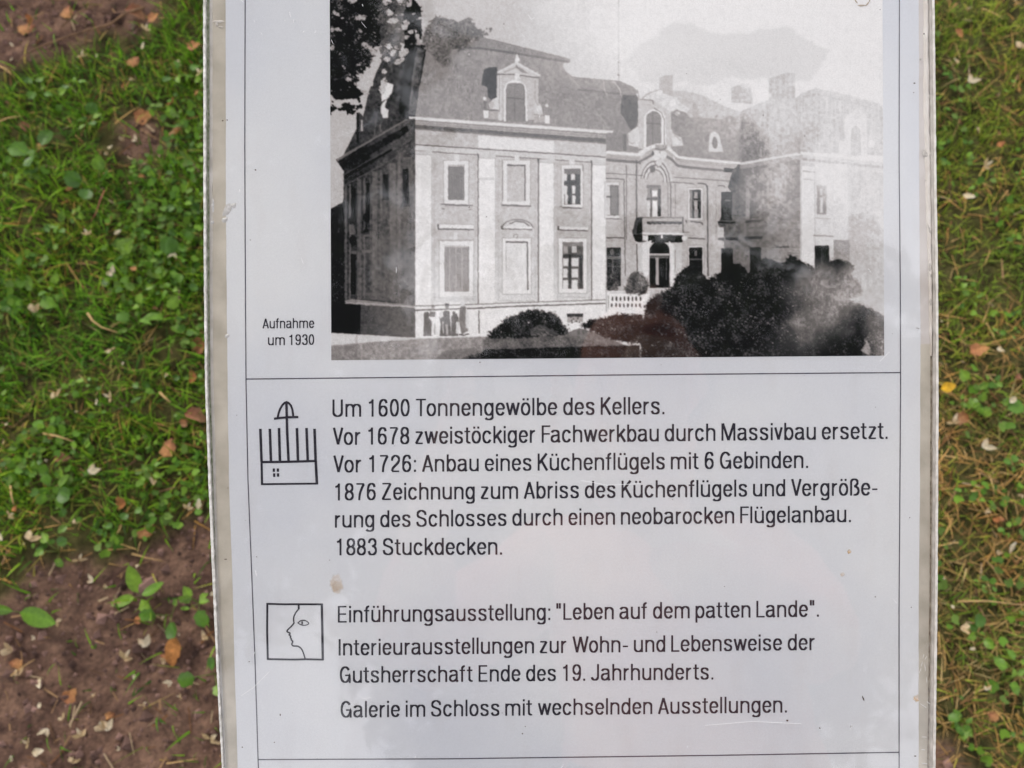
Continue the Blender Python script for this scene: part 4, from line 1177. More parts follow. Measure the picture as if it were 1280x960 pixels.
# front dormer
put([(605, 87), (612, 84), (622, 84), (622, 108), (620.5, 112), (621, 122), (615, 126), (610, 121), (609, 109), (602, 106), (603, 96)], 84, .95, 6)
rect(622, 90, 673, 150, 196, mott=8)
put([(620, 92), (646, 77), (675, 96), (620, 92.5)], 202); path([(621, 92.5), (645, 93.5), (674, 97.5)], 1.6, 132); put([(645, 81), (661, 91.5), (654, 91.5), (644, 84)], 150, .9)
path([(621, 90.5), (646, 78.5), (675, 94.5)], 1.8, 216); path([(630, 90.5), (645.5, 84)], 1.0, 160); put([(643.5, 76), (646, 66.5), (649.5, 75), (648, 78), (644, 78)], 224); rect(643.6, 92, 649.6, 99.5, 222); rect(641, 101, 646, 104, 120, .7)
arch = [(630, 152), (630, 110)] + [(644 + 14 * math.cos(t), 112 - 12 * math.sin(t)) for t in np.linspace(3.14, 0, 12)] + [(659.5, 152)]
put(arch, 226); put([(632.6 + (x - 630) * .835, max(y, 104) if y < 110 else y) for x, y in arch], 150, mott=4)
line(643.6, 106, 643.2, 150, 1.2, 124, .8); line(633, 122, 655, 124, 1.7, 118, .85); line(655.6, 112, 655.6, 150, 1.4, 118, .7)
put([(621, 94), (627, 94), (627, 151), (623.5, 151), (624, 126), (621, 122), (621, 111)], 214, .8); line(624.2, 94, 624.4, 140, 1, 150, .7)
put([(611, 130), (616, 124), (622, 121), (624, 137), (612, 137)], 212); ell(615, 131, 3.2, 4, 190); path([(610.5, 127), (611, 134), (615, 137.5)], 1, 120, .6)
put([(668, 126), (676, 131), (678, 140), (679, 145), (668, 145)], 206); ell(674, 136, 3.3, 4, 218); path([(669, 100), (669, 126), (673, 132)], 1.2, 150, .6)
line(604, 137.5, 624, 138.5, 1.5, 124, .9); line(667, 143.5, 688, 144.5, 1.2, 140, .7)
rect(604.5, 138, 610.5, 148, 226); rect(611, 139, 623, 149, 182, mott=6); ell(606, 123.5, 2.6, 2.3, 220); rect(604.5, 126.5, 608, 136, 120, .7)
rect(681, 144, 687, 154.5, 226); rect(668, 145.5, 681, 153, 184, mott=6); ell(683.5, 132, 2.3, 2.3, 214); put([(680, 143), (683.5, 134.5), (687, 143)], 158)
# ---- eave of the main front
band(511, 145.5, 766, 163.5, 4.0, 222); band(513, 149.8, 767, 167.5, 6.2, 176, mott=8); line(512, 150, 766, 168.4, .9, 130, .8); line(514, 153.5, 767, 172, .8, 150, .6)
band(518, 156, 764, 174, 4.6, 118, mott=10); band(519, 160, 760, 178, 2.6, 140)
# wall
wall = [(519, 162), (758, 180), (758, 386), (519, 386)]
put(wall, lambda X, Y: (198 + 18 * np.clip((Y - 300) / 80, 0, 1)) / 255., 1, 9)
put([(519, 162.5), (597, 169), (597, 184), (519, 180.5)], 196, mott=10); put([(598, 169), (692.5, 177), (692.5, 191), (598, 185)], 225); put([(693, 177), (757, 181.5), (757, 196), (693, 191)], 202, mott=6)
line(519, 180.8, 757, 196.5, 1.2, 112); line(519, 188.6, 757, 204, 1.1, 120, .9); band(519, 181.6, 757, 197.3, 6.2, 208, mott=5)
for (a, b, yt) in ((519.5, 539, 193), (598.6, 618.6, 197.5), (674, 692, 203), (740.5, 757.5, 206)):
    rect(a, yt, b, 384, 229, mott=3); rect(a - 1.5, yt - 4, b + 1.5, yt, 204); line(a - 1, yt, b + 1, yt + .8, .8, 160, .7)
    if a > 520:
        line(a - 1, yt - 5, a - 1, 383, 1.3, 108, .85); put([(a - 2.5, yt - 6), (a, yt - 4), (a, yt + 4)], 90, .8)
line(758.3, 184, 758.3, 384, 1.2, 96, .7)
for (a, b) in ((541, 596), (621, 671), (695, 738)):
    path([(a + 2, 205), (a + 2, 376), (b - 2, 376), (b - 2, 205)], .8, 176, .45)
rect(598.8, 222, 618, 225, 190, .5)
# ---- windows of the main front
def framed(x0, y0, x1, y1, fx, fy, fv=224, rim=150):
    rect(x0 - fx - 1, y0 - fy - 1, x1 + fx + 1, y1 + fy + 1, rim, .5); rect(x0 - fx, y0 - fy, x1 + fx, y1 + fy, fv)
framed(560, 208, 580.5, 250, 5, 7); rect(560, 208, 580.5, 250, 142, mott=5)
for x in range(562, 580, 3): line(x, 209, x, 249, .9, 122, .8)
for x in np.arange(560.5, 580, 2.1): rect(x, 206, x + 1, 208.6, 150)
rect(568, 193, 574, 201, 216); line(551, 255.6, 591, 257, 1.8, 122); rect(551, 256, 556, 260.5, 196); rect(586, 257, 591, 261, 190); line(552, 261, 556, 261, .9, 130); line(586, 262, 590, 262, .9, 130)
band(549, 280.3, 592, 281.2, 5.2, 226); line(547.5, 286.2, 592, 287, 1.5, 112); line(547.5, 280, 548, 286, 1.6, 100); line(549, 279.8, 592, 280.8, .8, 168)
framed(556, 309, 585, 364.5, 6.5, 8.5); rect(555.6, 309, 585.4, 364.4, 156, mott=4)
for x in (562, 570, 577.5): line(x, 309, x, 364, .9, 184, .8)
for x in np.arange(556, 585, 2.2): rect(x, 307, x + 1.1, 309.6, 160)
line(551, 301, 590, 301, .8, 170); rect(567, 291, 572, 300, 214); line(585.8, 309, 585.8, 364, 1, 128)
framed(634, 206, 656.5, 252, 6, 5.5); rect(633.8, 206, 656.6, 252, 199, mott=8); line(634, 206.4, 657, 207, 1.8, 112); line(656.3, 206, 656.3, 251, 1.6, 116); line(628.3, 201, 628.6, 252, 1, 150); line(634, 216, 650, 212, 1, 176, .5)
rect(643, 194, 649, 203, 218); line(627, 256.3, 664, 257.7, 1.8, 118); rect(629, 257.5, 634, 261.5, 190); rect(657.5, 258.5, 662, 262.5, 190)
arc_ = [(627, 283)] + [(646.5 + 19 * math.cos(t), 285 - 10.5 * math.sin(t)) for t in np.linspace(2.9, .15, 14)] + [(667, 284)]
put(arc_, 204); path(arc_, 1.5, 132, .9); put([(634, 283), (640, 279), (648, 277), (656, 279), (663, 283)], 216); path([(637, 280), (645, 276.5), (655, 278), (662, 282.6)], 1.4, 112, .9); band(629, 283, 665, 283.6, 4, 228); line(627.5, 286, 665, 287, 1.3, 118); rect(626, 282.5, 629, 286.5, 120, .8)
path([(642, 297), (643, 293.5), (646.5, 292.6), (647.5, 295), (645, 297.8)], .9, 120, .8)
framed(632.5, 302.5, 659.5, 363, 4, 4.5, 226); rect(632.5, 302.5, 659.5, 363, 219, mott=5); line(632, 302.6, 660, 302.8, 1.8, 104); line(659.2, 302, 659.6, 363, 1.7, 100); line(632.4, 303, 632.4, 340, .8, 150, .7)
framed(705.2, 211.5, 725.4, 255, 3, 5, 222); rect(705.2, 211, 725.4, 255.4, 92, mott=8); rect(705.2, 211, 725.4, 218, 128)
for (a, b, c_, d_) in ((705, 217, 709, 226), (713.5, 217.5, 719, 225), (705, 232, 709.5, 243), (715, 232, 719.5, 242), (706, 243, 710, 255), (715, 244, 719.6, 255)): put([(a, b + 1), (a + 1, b), (c_ - 1, b), (c_, b + 2), (c_ - .6, d_), (a, d_)], 218)
rect(705, 228, 722, 230.5, 78); rect(711, 218, 712.4, 255, 74); line(699.5, 258.8, 731, 260.6, 1.7, 122); rect(700, 259, 703.5, 264, 190); rect(727, 260, 731, 264.5, 190); line(728.5, 206, 728.8, 214, 1.1, 124); rect(711.5, 200, 718, 206, 216)
band(699, 283.2, 735, 284.2, 3.6, 226); line(697, 287.4, 735, 288.4, 1.3, 116); rect(696.5, 283, 699, 287.6, 112)
framed(703.5, 302.6, 728.5, 361.5, 5, 4.6, 228); rect(703.3, 302.4, 728.8, 361, 118, mott=8); rect(703.3, 302.4, 728.8, 308, 150)
for (a, b, c_, d_, v) in ((704, 308, 710, 317, 176), (714.5, 308, 721, 316, 206), (704, 323, 710.5, 333, 222), (714.5, 322.5, 723, 333, 222), (704, 336, 709.5, 347, 222), (714.5, 336, 722.5, 347, 222), (704, 350, 710, 361, 222), (714.5, 350, 722, 361, 222)): rect(a, b, c_, d_, v)
rect(703.4, 318, 728.8, 321.4, 98); rect(711, 318, 714, 361, 84); rect(724, 320, 728.6, 361, 74, .8)
path([(695, 371), (740, 372)], .9, 168, .7); path([(541, 372), (597, 371)], .9, 176, .7)
# plinth
put([(519, 382), (640, 378.6), (762, 374.4), (762, 398), (700, 420), (519, 424)], 230, mott=4)
band(519, 384.4, 764, 376, 3.2, 226); path([(519, 382.6), (600, 380.3), (640, 378.6), (764, 374.6)], 1.2, 132); path([(519, 388), (600, 385.2), (640, 383), (764, 379)], 1.6, 112); line(598.6, 388, 598.8, 417, 1.4, 96, .9)
rect(709, 392, 728.5, 396, 62); rect(709, 396, 728.5, 403, 170)
for i in range(22): ell(random.uniform(709, 729), random.uniform(394, 409), .9, .9, random.choice((60, 90, 225)))
# ---- side wall, in shade
put([(420, 199.5), (508, 148.5), (519, 148), (519, 384), (427, 379), (430, 214), (424, 206)], lambda X, Y: (58 + 58 * np.clip((X - 452) / 55, 0, 1) - 20 * np.clip((235 - Y) / 40, 0, 1)) / 255., 1, 26)
put([(424, 205), (508, 157), (512, 163), (500, 172), (470, 189), (431, 212)], 34, .8, 16)
put([(421, 199), (508, 148.5), (509, 150), (422, 201.5)], 128, .9)
for (a, b, c_, d_, v) in ((429, 219, 512, 171, 88), (429, 226, 514, 177, 66), (430, 232, 515, 186, 96)): line(a, b, c_, d_, 1.6, v, .75)
line(430, 222, 490, 187, 2.6, 16, .8)
for (x, w, v, yt) in ((432, 3.6, 108, 232), (437.6, 2.4, 120, 230), (449, 5.2, 104, 224), (455.5, 2.2, 112, 222), (468.5, 6.5, 112, 214), (476.5, 2.4, 104, 212), (491, 7.5, 122, 204), (499, 3.5, 128, 200), (513, 6, 118, 196)):
    rect(x - w / 2, yt, x + w / 2, 374, v, .75, 16)
for (x, w, yt, yb, v) in ((441.5, 5, 236, 272, 18), (460.5, 5, 229, 275, 20), (482, 7, 218, 250, 42), (507, 8, 211, 254, 60), (441.5, 6, 318, 368, 16), (460, 4, 316, 366, 40), (482, 6, 300, 350, 84), (506, 8, 300, 345, 98)):
    rect(x - w / 2, yt, x + w / 2, yb, v, .95, 8)
for (x, y, w) in ((441, 276, 10), (441, 300, 9), (458, 272, 9), (458, 292, 8)): ell(x, y, w / 2, 6, 22, .9, mott=6)
put([(437, 285), (441, 278), (445, 290), (444, 293), (437, 293)], 110, .7); rect(438, 314, 446, 317, 112, .6); rect(452, 312, 465, 316, 140, .6); rect(455, 293, 462, 296, 150, .6)
put([(450, 292), (500, 280), (519, 300), (519, 376), (450, 374)], 112, .42, 18)
for i in range(70):
    x = random.uniform(462, 517); y = random.uniform(215, 300); line(x, y, x + random.uniform(-.6, .6), y + random.uniform(20, 80), random.uniform(.5, 1.6), random.choice((88, 104, 128, 146)), .28)
put([(477, 278), (484, 278), (487, 292), (475, 294)], 84, .7, 8); put([(503, 250), (512, 246), (512, 257), (500, 260)], 70, .55, 8)
put([(427, 377), (440, 374), (519, 382), (519, 385.5), (426, 380)], 158, .85, 10); path([(427, 378.4), (470, 380), (519, 384)], 1.6, 178, .8)
put([(412, 378), (427, 379), (452, 381), (451, 418), (412, 416)], 20, 1, 10)
put([(451, 381), (519, 385), (519, 422), (470, 419.5), (450, 418)], lambda X, Y: (76 + 38 * np.clip((X - 450) / 60, 0, 1)) / 255., 1, 12)  # paler than the plinth further left: glare mixed into its tone
put([(408, 264), (416, 260), (424, 255), (430, 254), (430, 378), (408, 378)], 28, 1, 34)
foliage([(404, 264), (418, 259), (431, 252), (431, 380), (404, 380)], 10, 92, 3.0, 1.5, 0, 5, 1, 2.0)
# path and lawn
put([(408, 415.5), (519, 422.5), (600, 420), (612, 424), (612, 452), (408, 452)], 206)
put([(408, 432), (436, 430), (470, 427), (519, 424), (600, 421), (700, 419), (700, 455), (408, 455)], 158, 1, 20)
put([(408, 434), (450, 431), (452, 455), (408, 455)], 132, .5, 26); put([(540, 452), (556, 438), (600, 434), (612, 452)], 120, .6, 12)
line(446, 418, 445, 450, 3, 120, .3)
foliage([(560, 456), (590, 444), (612, 436), (640, 434), (640, 456)], 24, 110, 3, 5, .05, 41)
# ---- three small figures by the plinth
for (a, b, c_, d_, v) in ((531, 392, 536, 402, 96), (547, 390, 550, 396, 150)): rect(a, b, c_, d_, v, .0)
put([(530, 391), (535, 390), (541, 396), (540, 420), (529, 420), (530, 400)], 104, .85, 8)
put([(538, 391), (546, 391), (549, 397), (545.5, 401), (547.5, 419), (539, 419), (539.6, 402), (536, 397)], 226); put([(537.5, 389), (545, 390), (543.5, 396), (537, 396)], 112, .8); ell(541, 385, 2, 2.2, 176); rect(539.4, 381.6, 543.4, 384, 122, .8); line(543.4, 404, 543.2, 418, .9, 150)
put([(549, 396), (556, 388), (562, 389), (564, 420), (549.5, 420), (551, 405)], 98, .9, 8); ell(558.5, 383.5, 2.1, 2.6, 150); rect(556, 379.5, 561, 382.4, 88); put([(549, 391), (553, 388), (554.5, 396), (550, 398)], 214); line(553.6, 402, 554, 417, 1.1, 215); put([(557, 405), (560, 405), (560, 419), (557.4, 419)], 196, .8)
put([(564, 396), (567, 392), (571, 392), (573, 398), (573, 420), (564, 420)], 108, .9, 10); ell(567.5, 391, 2, 2, 120); put([(570.5, 402), (572.6, 402), (573, 417), (569.6, 417)], 218)
put([(575, 384), (580, 381), (584, 386), (585, 414), (577, 419), (573.5, 400)], 138, .95, 14); ell(578.8, 380.4, 2.3, 2.7, 208); put([(582.5, 384), (586, 390), (586, 412), (582, 408)], 216); path([(574, 418), (580, 419.5), (586, 417)], 1.4, 96)
# ---- central wing
put([(716, 96), (752, 99.5), (776, 101.5), (792, 109), (801, 118), (800, 150), (770, 165), (746, 140), (728, 113)], 156, mott=10)
line(722, 112, 778, 117.6, 2.2, 124, .8); line(718, 97, 776, 102, 1.0, 120, .5)
put([(746, 118), (800, 120), (935, 150), (935, 206), (850, 202), (757, 190), (768, 166)], 158, mott=9)
put([(778, 119), (797, 119), (797, 135), (798, 150), (795, 159), (788, 163), (783, 152), (776, 141), (776, 130)], 112, .95, 5)
rect(757.5, 166, 783, 189, 150, 1, 6); rect(779, 168, 783, 189, 116, .7)
# far roofs, chimneys, their tones paled by painted-in glare
put([(826, 112), (858, 114), (878, 119), (905, 133), (925, 140), (925, 150), (836, 146)], 196, 1, 6); path([(866, 131), (905, 133)], 1.3, 186)
put([(824, 98), (831, 94), (841, 94), (841, 122), (824, 118)], 186, 1, 3); put([(914, 110), (922, 106), (938, 104), (941, 130), (914, 128)], 184, 1, 5); put([(961, 99), (985, 91), (994, 92), (994, 150), (961, 150)], 164, 1, 6)
put([(866, 124), (872, 134), (876, 150), (865, 150)], 176, .7)
put([(925, 140), (960, 124), (996, 122), (1002, 116), (1020, 110), (1103, 132), (1108, 195), (1003, 190), (925, 204)], 178, 1, 6)
put([(838, 138), (846, 134), (858, 142), (866, 150), (878, 152), (890, 158), (900, 150), (912, 144), (923, 150), (924, 202), (850, 198), (840, 172)], 157, 1, 8)
# curved dormer of the centre
rect(797.5, 124, 839, 186, 198, 1, 6)
put([(795, 118), (800, 112), (808, 106), (818, 110), (826, 116), (846, 122), (850, 128), (862, 136), (858, 141), (846, 137), (838, 140), (818, 126), (800, 124)], 214, 1, 10)
path([(800, 124), (816, 125.5), (817, 131)], 1.2, 128, .8); path([(802, 124), (808, 118), (826, 111.5)], 1.1, 150, .8); path([(799, 122), (796.5, 112)], 1.0, 130, .7); ell(841, 128.5, 4, 4.3, 226); ell(825, 115.5, 4, 3.4, 224); ell(806, 112.5, 4, 2, 222); ell(847, 142, 3.4, 2.8, 200); path([(844, 141), (849, 144), (853, 141)], 1, 150, .7)
path([(776, 119), (775, 112), (769, 104), (766, 102)], 1.2, 216, .8); path([(754.5, 100), (755.5, 113), (759, 119)], 1.0, 205, .8)
arch = [(805, 184), (805, 146)] + [(818.5 + 13.5 * math.cos(t), 149 - 12.5 * math.sin(t)) for t in np.linspace(3.14, 0, 12)] + [(832.5, 184)]
put(arch, 226); arch2 = [(808, 184), (808, 150)] + [(817 + 9.6 * math.cos(t), 149 - 10 * math.sin(t)) for t in np.linspace(3.14, 0, 12)] + [(826.5, 184)]
put(arch2, 152, 1, 4); line(815.6, 139, 815.6, 182, 1.3, 126, .85); line(807.5, 154, 826, 155, 1.7, 122, .85); path([(817, 135), (827, 141), (830.5, 150), (830.5, 182)], 1.2, 120, .7)
put([(784, 168), (790, 163), (797, 158), (800, 172), (798, 184), (786, 182)], 214); ell(789.5, 172, 4, 5, 208); path([(785, 168), (785, 176), (790, 180), (794, 178)], 1, 140, .7)
put([(838, 160), (844, 168), (852, 172), (854, 182), (840, 183)], 208); ell(846, 176, 4.5, 5, 220); path([(840, 164), (845, 170), (851, 176)], 1.1, 150, .7)
# oval dormer
put([(886, 188), (886.5, 170), (889, 166), (893, 164), (898, 167), (900, 172), (902, 182), (904, 190), (886, 190)], 212); ell(893.5, 178.5, 3.4, 7.5, 118, .95); put([(881, 172), (886, 166), (886.5, 176), (882, 178)], 118, .8)
# ivy/plants on the roof edge
for i in range(50):
    x = random.uniform(850, 925); y = 150 + 5 * math.sin(x * .2) + random.gauss(0, 4); ell(x, y, random.uniform(1, 3), random.uniform(1, 2), random.choice((140, 170, 196)), .5)
# cornice of the wing, with its hump
wallc = [(757, 189), (800, 193), (850, 200), (925, 206), (925, 350), (757, 390)]
put(wallc, 192, 1, 9)
band(758, 188.5, 801, 191.5, 3.8, 224); band(758, 193, 801, 196, 5, 178); band(758, 198.2, 801, 201.5, 3.4, 116, .85)
for (dy, w, v) in ((0, 4.4, 224), (4.2, 3.0, 178), (7.2, 3.4, 188), (10.6, 3.0, 128)):
    path([(799, 192 + dy), (806, 188 + dy), (814, 183.4 + dy), (824, 181 + dy), (833, 184.2 + dy), (841, 190 + dy), (846, 196 + dy), (852, 197.8 + dy), (925, 204.6 + dy)], w, v, .95)
path([(800, 196), (806, 190), (814, 185)], 3, 216); path([(845, 197), (850, 199.4), (925, 206.5)], .9, 140, .7)
band(905, 209.6, 923, 211.4, 4.5, 58, .9)
for (ry2, w, v) in ((27, 3.2, 206), (24, 1.3, 124), (21.5, 2.4, 210), (19, 1.8, 116), (16.4, 2.8, 214), (14, 1.3, 142)):
    path([(819 + ry2 * .74 * math.cos(t), 226 - ry2 * math.sin(t) * 1.02) for t in np.linspace(3.0, -.12, 16)], w, v, .9)
ell(820, 194, 5, 6, 218); ell(829, 194, 4.6, 5.4, 214); ell(823, 205, 4, 4.6, 206); path([(818, 203), (822, 209), (827, 207)], 1.2, 140); ell(816, 192, 1.4, 3, 88, .9); ell(816, 212, 3.4, 4.2, 112, .85); rect(819, 181, 834, 186, 172, .8, 12); path([(819, 186), (826, 187.6), (833, 185)], 1.4, 118, .8)
line(783, 206, 783, 300, 1.1, 118, .8); line(795.6, 200, 795.6, 272, 1.6, 108, .85); line(838.4, 228, 838.4, 272, 1.3, 110, .85); line(844, 230, 844.4, 272, 1, 140, .8); line(834.6, 226, 835, 272, 1, 136, .7)
path([(757, 216.5), (804, 219.5)], 1, 118, .85); path([(757, 223), (780, 224), (781, 300), (781.5, 345)], 1.2, 100, .8); path([(842, 221.5), (926, 227.5)], 1.0, 120, .85); path([(838, 227.5), (866, 229.5), (868, 231)], 1.0, 116, .85); path([(872, 229), (882, 230), (884, 234)], 1.3, 90, .9); line(884.2, 232, 885, 345, 1.6, 84, .85); path([(897, 232), (905, 232.6), (906, 235)], 1.2, 100, .8); line(895, 234, 895, 300, .9, 160, .7)
# upper windows
framed(757.5, 232, 773, 269, 1, 4, 214); rect(759, 231.5, 773.5, 269.5, 124, 1, 6); rect(758, 232, 762.5, 269, 206); rect(758, 245, 773, 246.8, 100); rect(764, 233, 771, 268, 146, .8); line(758, 273, 777, 274, 1.3, 120)
rect(808, 232, 826, 272, 196); rect(808, 231.5, 826, 235, 142); rect(809, 235, 826, 270, 150, .8); rect(815, 238, 821.6, 245.4, 232); rect(815.4, 251, 821.6, 270.5, 236); rect(808.6, 247, 822, 249.8, 112); rect(822.5, 236, 826, 270, 104); rect(813, 236, 814.6, 271, 118); rect(822.6, 258, 826, 270, 54); rect(809, 251, 812.4, 271, 214)
framed(862.5, 238, 876, 272, 2.6, 3, 212); rect(862, 237.5, 876, 272.5, 58, 1, 8); rect(862, 238, 865.6, 272, 176, .8); rect(867.5, 240, 872, 248, 176); rect(867.5, 251, 872, 262, 190); rect(867.5, 262, 872.8, 272, 168); line(862, 250, 876, 250.6, 1.4, 130); path([(857.5, 275), (858.5, 278.6)], 1.6, 112); path([(863, 277), (877, 278), (878.6, 281)], 1.6, 104)
# balcony
put([(795, 272), (803, 271), (803, 294), (794, 300), (790, 290)], 96, .95, 12); put([(797, 280), (802, 278), (802, 290), (796, 292)], 34, .8)
rect(803, 271.4, 855, 291, 190, 1, 8); rect(803, 271.2, 855, 273, 142, .8); line(853.6, 272, 854, 292, 1.4, 112); band(803, 290.6, 855, 290.9, 3.2, 222)
for x in np.arange(810, 853, 2.6):
    ell(x, 278.6 + .4 * math.sin(x), .9 + .5 * abs(math.sin(x * 1.7)), 1.9, 74, .95)
path([(809, 277), (853, 277)], .8, 130, .6); path([(822, 283), (850, 283)], .8, 140, .5)
put([(791, 293.5), (857, 294), (852, 303), (846, 307), (840, 306), (800, 303), (794, 301)], 36, 1, 8)
rect(803, 294, 810, 301.5, 224); ell(855.2, 297.4, 3.3, 3.4, 226); rect(826, 294, 828.4, 298, 220); put([(799, 302), (803, 300), (812, 302), (806, 309)], 120, .7); put([(844, 306), (850, 301), (852, 305), (846, 312)], 60, .8)
# portal
rect(795, 303, 852, 362, 206, 1, 6); put([(803, 303), (815, 300), (812, 310), (811, 345), (803, 345)], 222); put([(836, 300), (842, 306), (843, 360), (838, 366), (837, 320)], 226)
arch = [(812, 360), (812, 314)] + [(824.4 + 12.4 * math.cos(t), 314 - 12 * math.sin(t)) for t in np.linspace(3.14, 0, 12)] + [(836.8, 360)]
put(arch, 36, 1, 8); rect(812, 316.6, 836.6, 319.6, 196); rect(812, 320, 836, 323, 112); rect(819.6, 322, 823.6, 356, 178); line(833, 322, 833, 350, .9, 110); line(796, 305, 796.5, 345, 1.3, 92); line(844, 312, 844, 340, .8, 150)
# lower windows
rect(758.4, 309.5, 776, 358, 58, 1, 18); ell(765, 315, 3, 4, 122, .8); rect(758.6, 320, 776, 324, 132, .7, 14); rect(765, 324, 767, 345, 128, .7); rect(759, 332, 776, 334, 110, .6); line(758, 297, 780, 297.6, 1.3, 100)
framed(862, 310, 877.5, 345, 2, 3, 214); rect(861.6, 309.6, 878, 348, 52, 1, 12); rect(868, 313, 871.4, 320, 142, .8); rect(862, 323, 878, 325.4, 124, .7); rect(862, 332, 878, 334, 96, .6); line(860, 297.6, 882, 298.6, 1.3, 108); path([(855, 290), (862, 290.4)], 1, 130, .7)
# shaded inner corner and right wing
shade = [(916, 212), (926, 205), (960, 198), (985, 196), (1001, 200), (1001, 350), (905, 352), (905, 302), (898, 298), (900, 284), (897, 279), (903, 268), (914, 240), (910, 234)]
put(shade, lambda X, Y: (104 + 26 * np.clip((Y - 260) / 60, 0, 1) + 40 * np.clip((X - 955) / 40, 0, 1)) / 255., 1, 16)
put([(922, 206), (955, 199), (958, 225), (952, 238), (930, 240), (916, 226)], 40, .9, 18)
foliage([(924, 148), (936, 146), (950, 160), (960, 180), (962, 198), (926, 206)], 24, 170, 1.6, 6, .30, 78, .95, 1.0)
rect(924, 150, 934, 200, 120, .6, 20)
rect(925, 275, 932, 345, 134, .6, 10); rect(925, 236, 931, 272, 112, .5, 10)
rect(901.5, 240, 915, 275, 34, 1, 12); rect(901.5, 240, 905, 275, 70, .5); rect(914.6, 240, 919, 275, 120, .8, 8); framed(937.5, 240, 948, 273, 1.6, 0, 112); rect(937.4, 239, 948.6, 273, 48, 1, 34); rect(932, 238, 937, 274, 156, .8, 14)
line(897, 277.6, 920, 278.6, 2, 64); line(932, 277, 952, 276, 2, 66); line(907, 298.6, 922, 298.8, 3, 50, .9); line(931, 298, 953, 296.6, 3, 52, .9); line(897, 299, 905, 299.4, 1.2, 96); line(970, 309, 986, 308.4, 2.2, 62, .8); line(964, 274, 988, 274, 2.2, 84, .6)
rect(897.5, 284, 905, 297, 214, .9); rect(901.5, 310.5, 916, 350, 30, 1, 8); rect(937.6, 309.6, 951, 350, 38, 1, 12); rect(918, 312, 924, 345, 128, .7, 8)
for i in range(130):
    ell(random.gauss(944, 10), random.uniform(155, 275), .6, .8, random.choice((190, 150, 30, 40, 215)), .7)
for i in range(60):
    x = random.gauss(950, 14); y = random.uniform(135, 235); line(x, y, x + random.uniform(-.6, .6), y + random.uniform(5, 26), .8, random.choice((52, 80, 150, 175)), .4)
for yy in np.arange(226, 345, 7.5): line(952, yy, 1000, yy + .6, .8, 98, .4)
# right pavilion (pale tones with the sky glare and damp haze drawn in)
put([(1000, 190), (1106, 203), (1106, 440), (1000, 440)], 196, 1, 5)
band(925, 203.5, 1003, 189.5, 3.4, 218, .9); band(1003, 189.5, 1106, 199, 4.2, 222); band(1003, 194, 1106, 204, 3.6, 196); band(1003, 197.6, 1106, 208, 3, 150); band(925, 207, 1003, 193.4, 5, 180, .7)
rect(1002, 208, 1018, 352, 222); line(1018, 212, 1019, 350, 1, 192); path([(1003, 214), (1098, 222)], 1.2, 158); path([(1003, 224), (1098, 231)], .9, 170)
rect(1019, 205, 1060, 345, 212, 1, 4); rect(1021, 232, 1033, 268, 160); rect(1025, 236, 1028, 244, 206); rect(1025, 247, 1028.6, 266, 208); line(1018, 272.5, 1038, 273.5, 1.2, 184); line(1016, 294.5, 1042, 295.5, 1.6, 150, .8)
rect(1018.6, 307, 1036.4, 350, 58, 1, 12); rect(1026, 309, 1028, 345, 96, .6); rect(1042, 300, 1062, 345, 156, .8, 10); rect(1062, 215, 1106, 400, 186, 1, 6); rect(1064, 235, 1075, 290, 174, .8, 5); rect(1056, 212, 1066, 240, 190, .6)
# its dormer
rect(1056, 145, 1084, 196, 206, 1, 4); put([(1040, 150), (1054, 143), (1055, 170), (1048, 172), (1042, 164)], 156, .8, 4); arch = [(1061, 194), (1061, 166)] + [(1069.5 + 8.5 * math.cos(t), 166 - 11 * math.sin(t)) for t in np.linspace(3.14, 0, 12)] + [(1078, 194)]
put(arch, 214); put([(1063.4 + (x - 1061) * .74, y + 2.4 if y < 190 else y) for x, y in arch], 168); put([(1055, 149), (1072, 134), (1088, 150)], 210); put([(1072, 138), (1084, 148), (1066, 147)], 196); put([(1052, 122), (1063, 118), (1062, 142), (1052, 144)], 150, .8, 8); ell(1089, 180, 5, 4.6, 220); rect(1049, 176, 1058, 193, 212)
line(773.2, -60, 773.2, 101, 1.1, 150, .75); ell(773.2, 78, 1.4, 1, 150); ell(773.2, 94, 1.8, 1, 140)
path([(1004, 121), (1022, 118), (1062, 127), (1101, 139)], 2.0, 150, .8); path([(1003, 118), (1020, 111), (1062, 120), (1101, 131)], 1.2, 165, .8); line(998, 120, 999, 192, 3.0, 150, .7); path([(961, 99), (985, 91)], 1.1, 170, .7)
# terrace balustrade
rect(759, 364, 812, 385, 232); rect(759, 384, 806, 398, 230); path([(762, 366), (812, 366)], .8, 190)
for x in np.arange(765.5, 801, 5.0):
    ell(x, 373.6, 1.1, 3, 62); ell(x - .6, 381.6, 1.2, 2.4, 84)
line(760.5, 369, 760.5, 385, 1, 150)
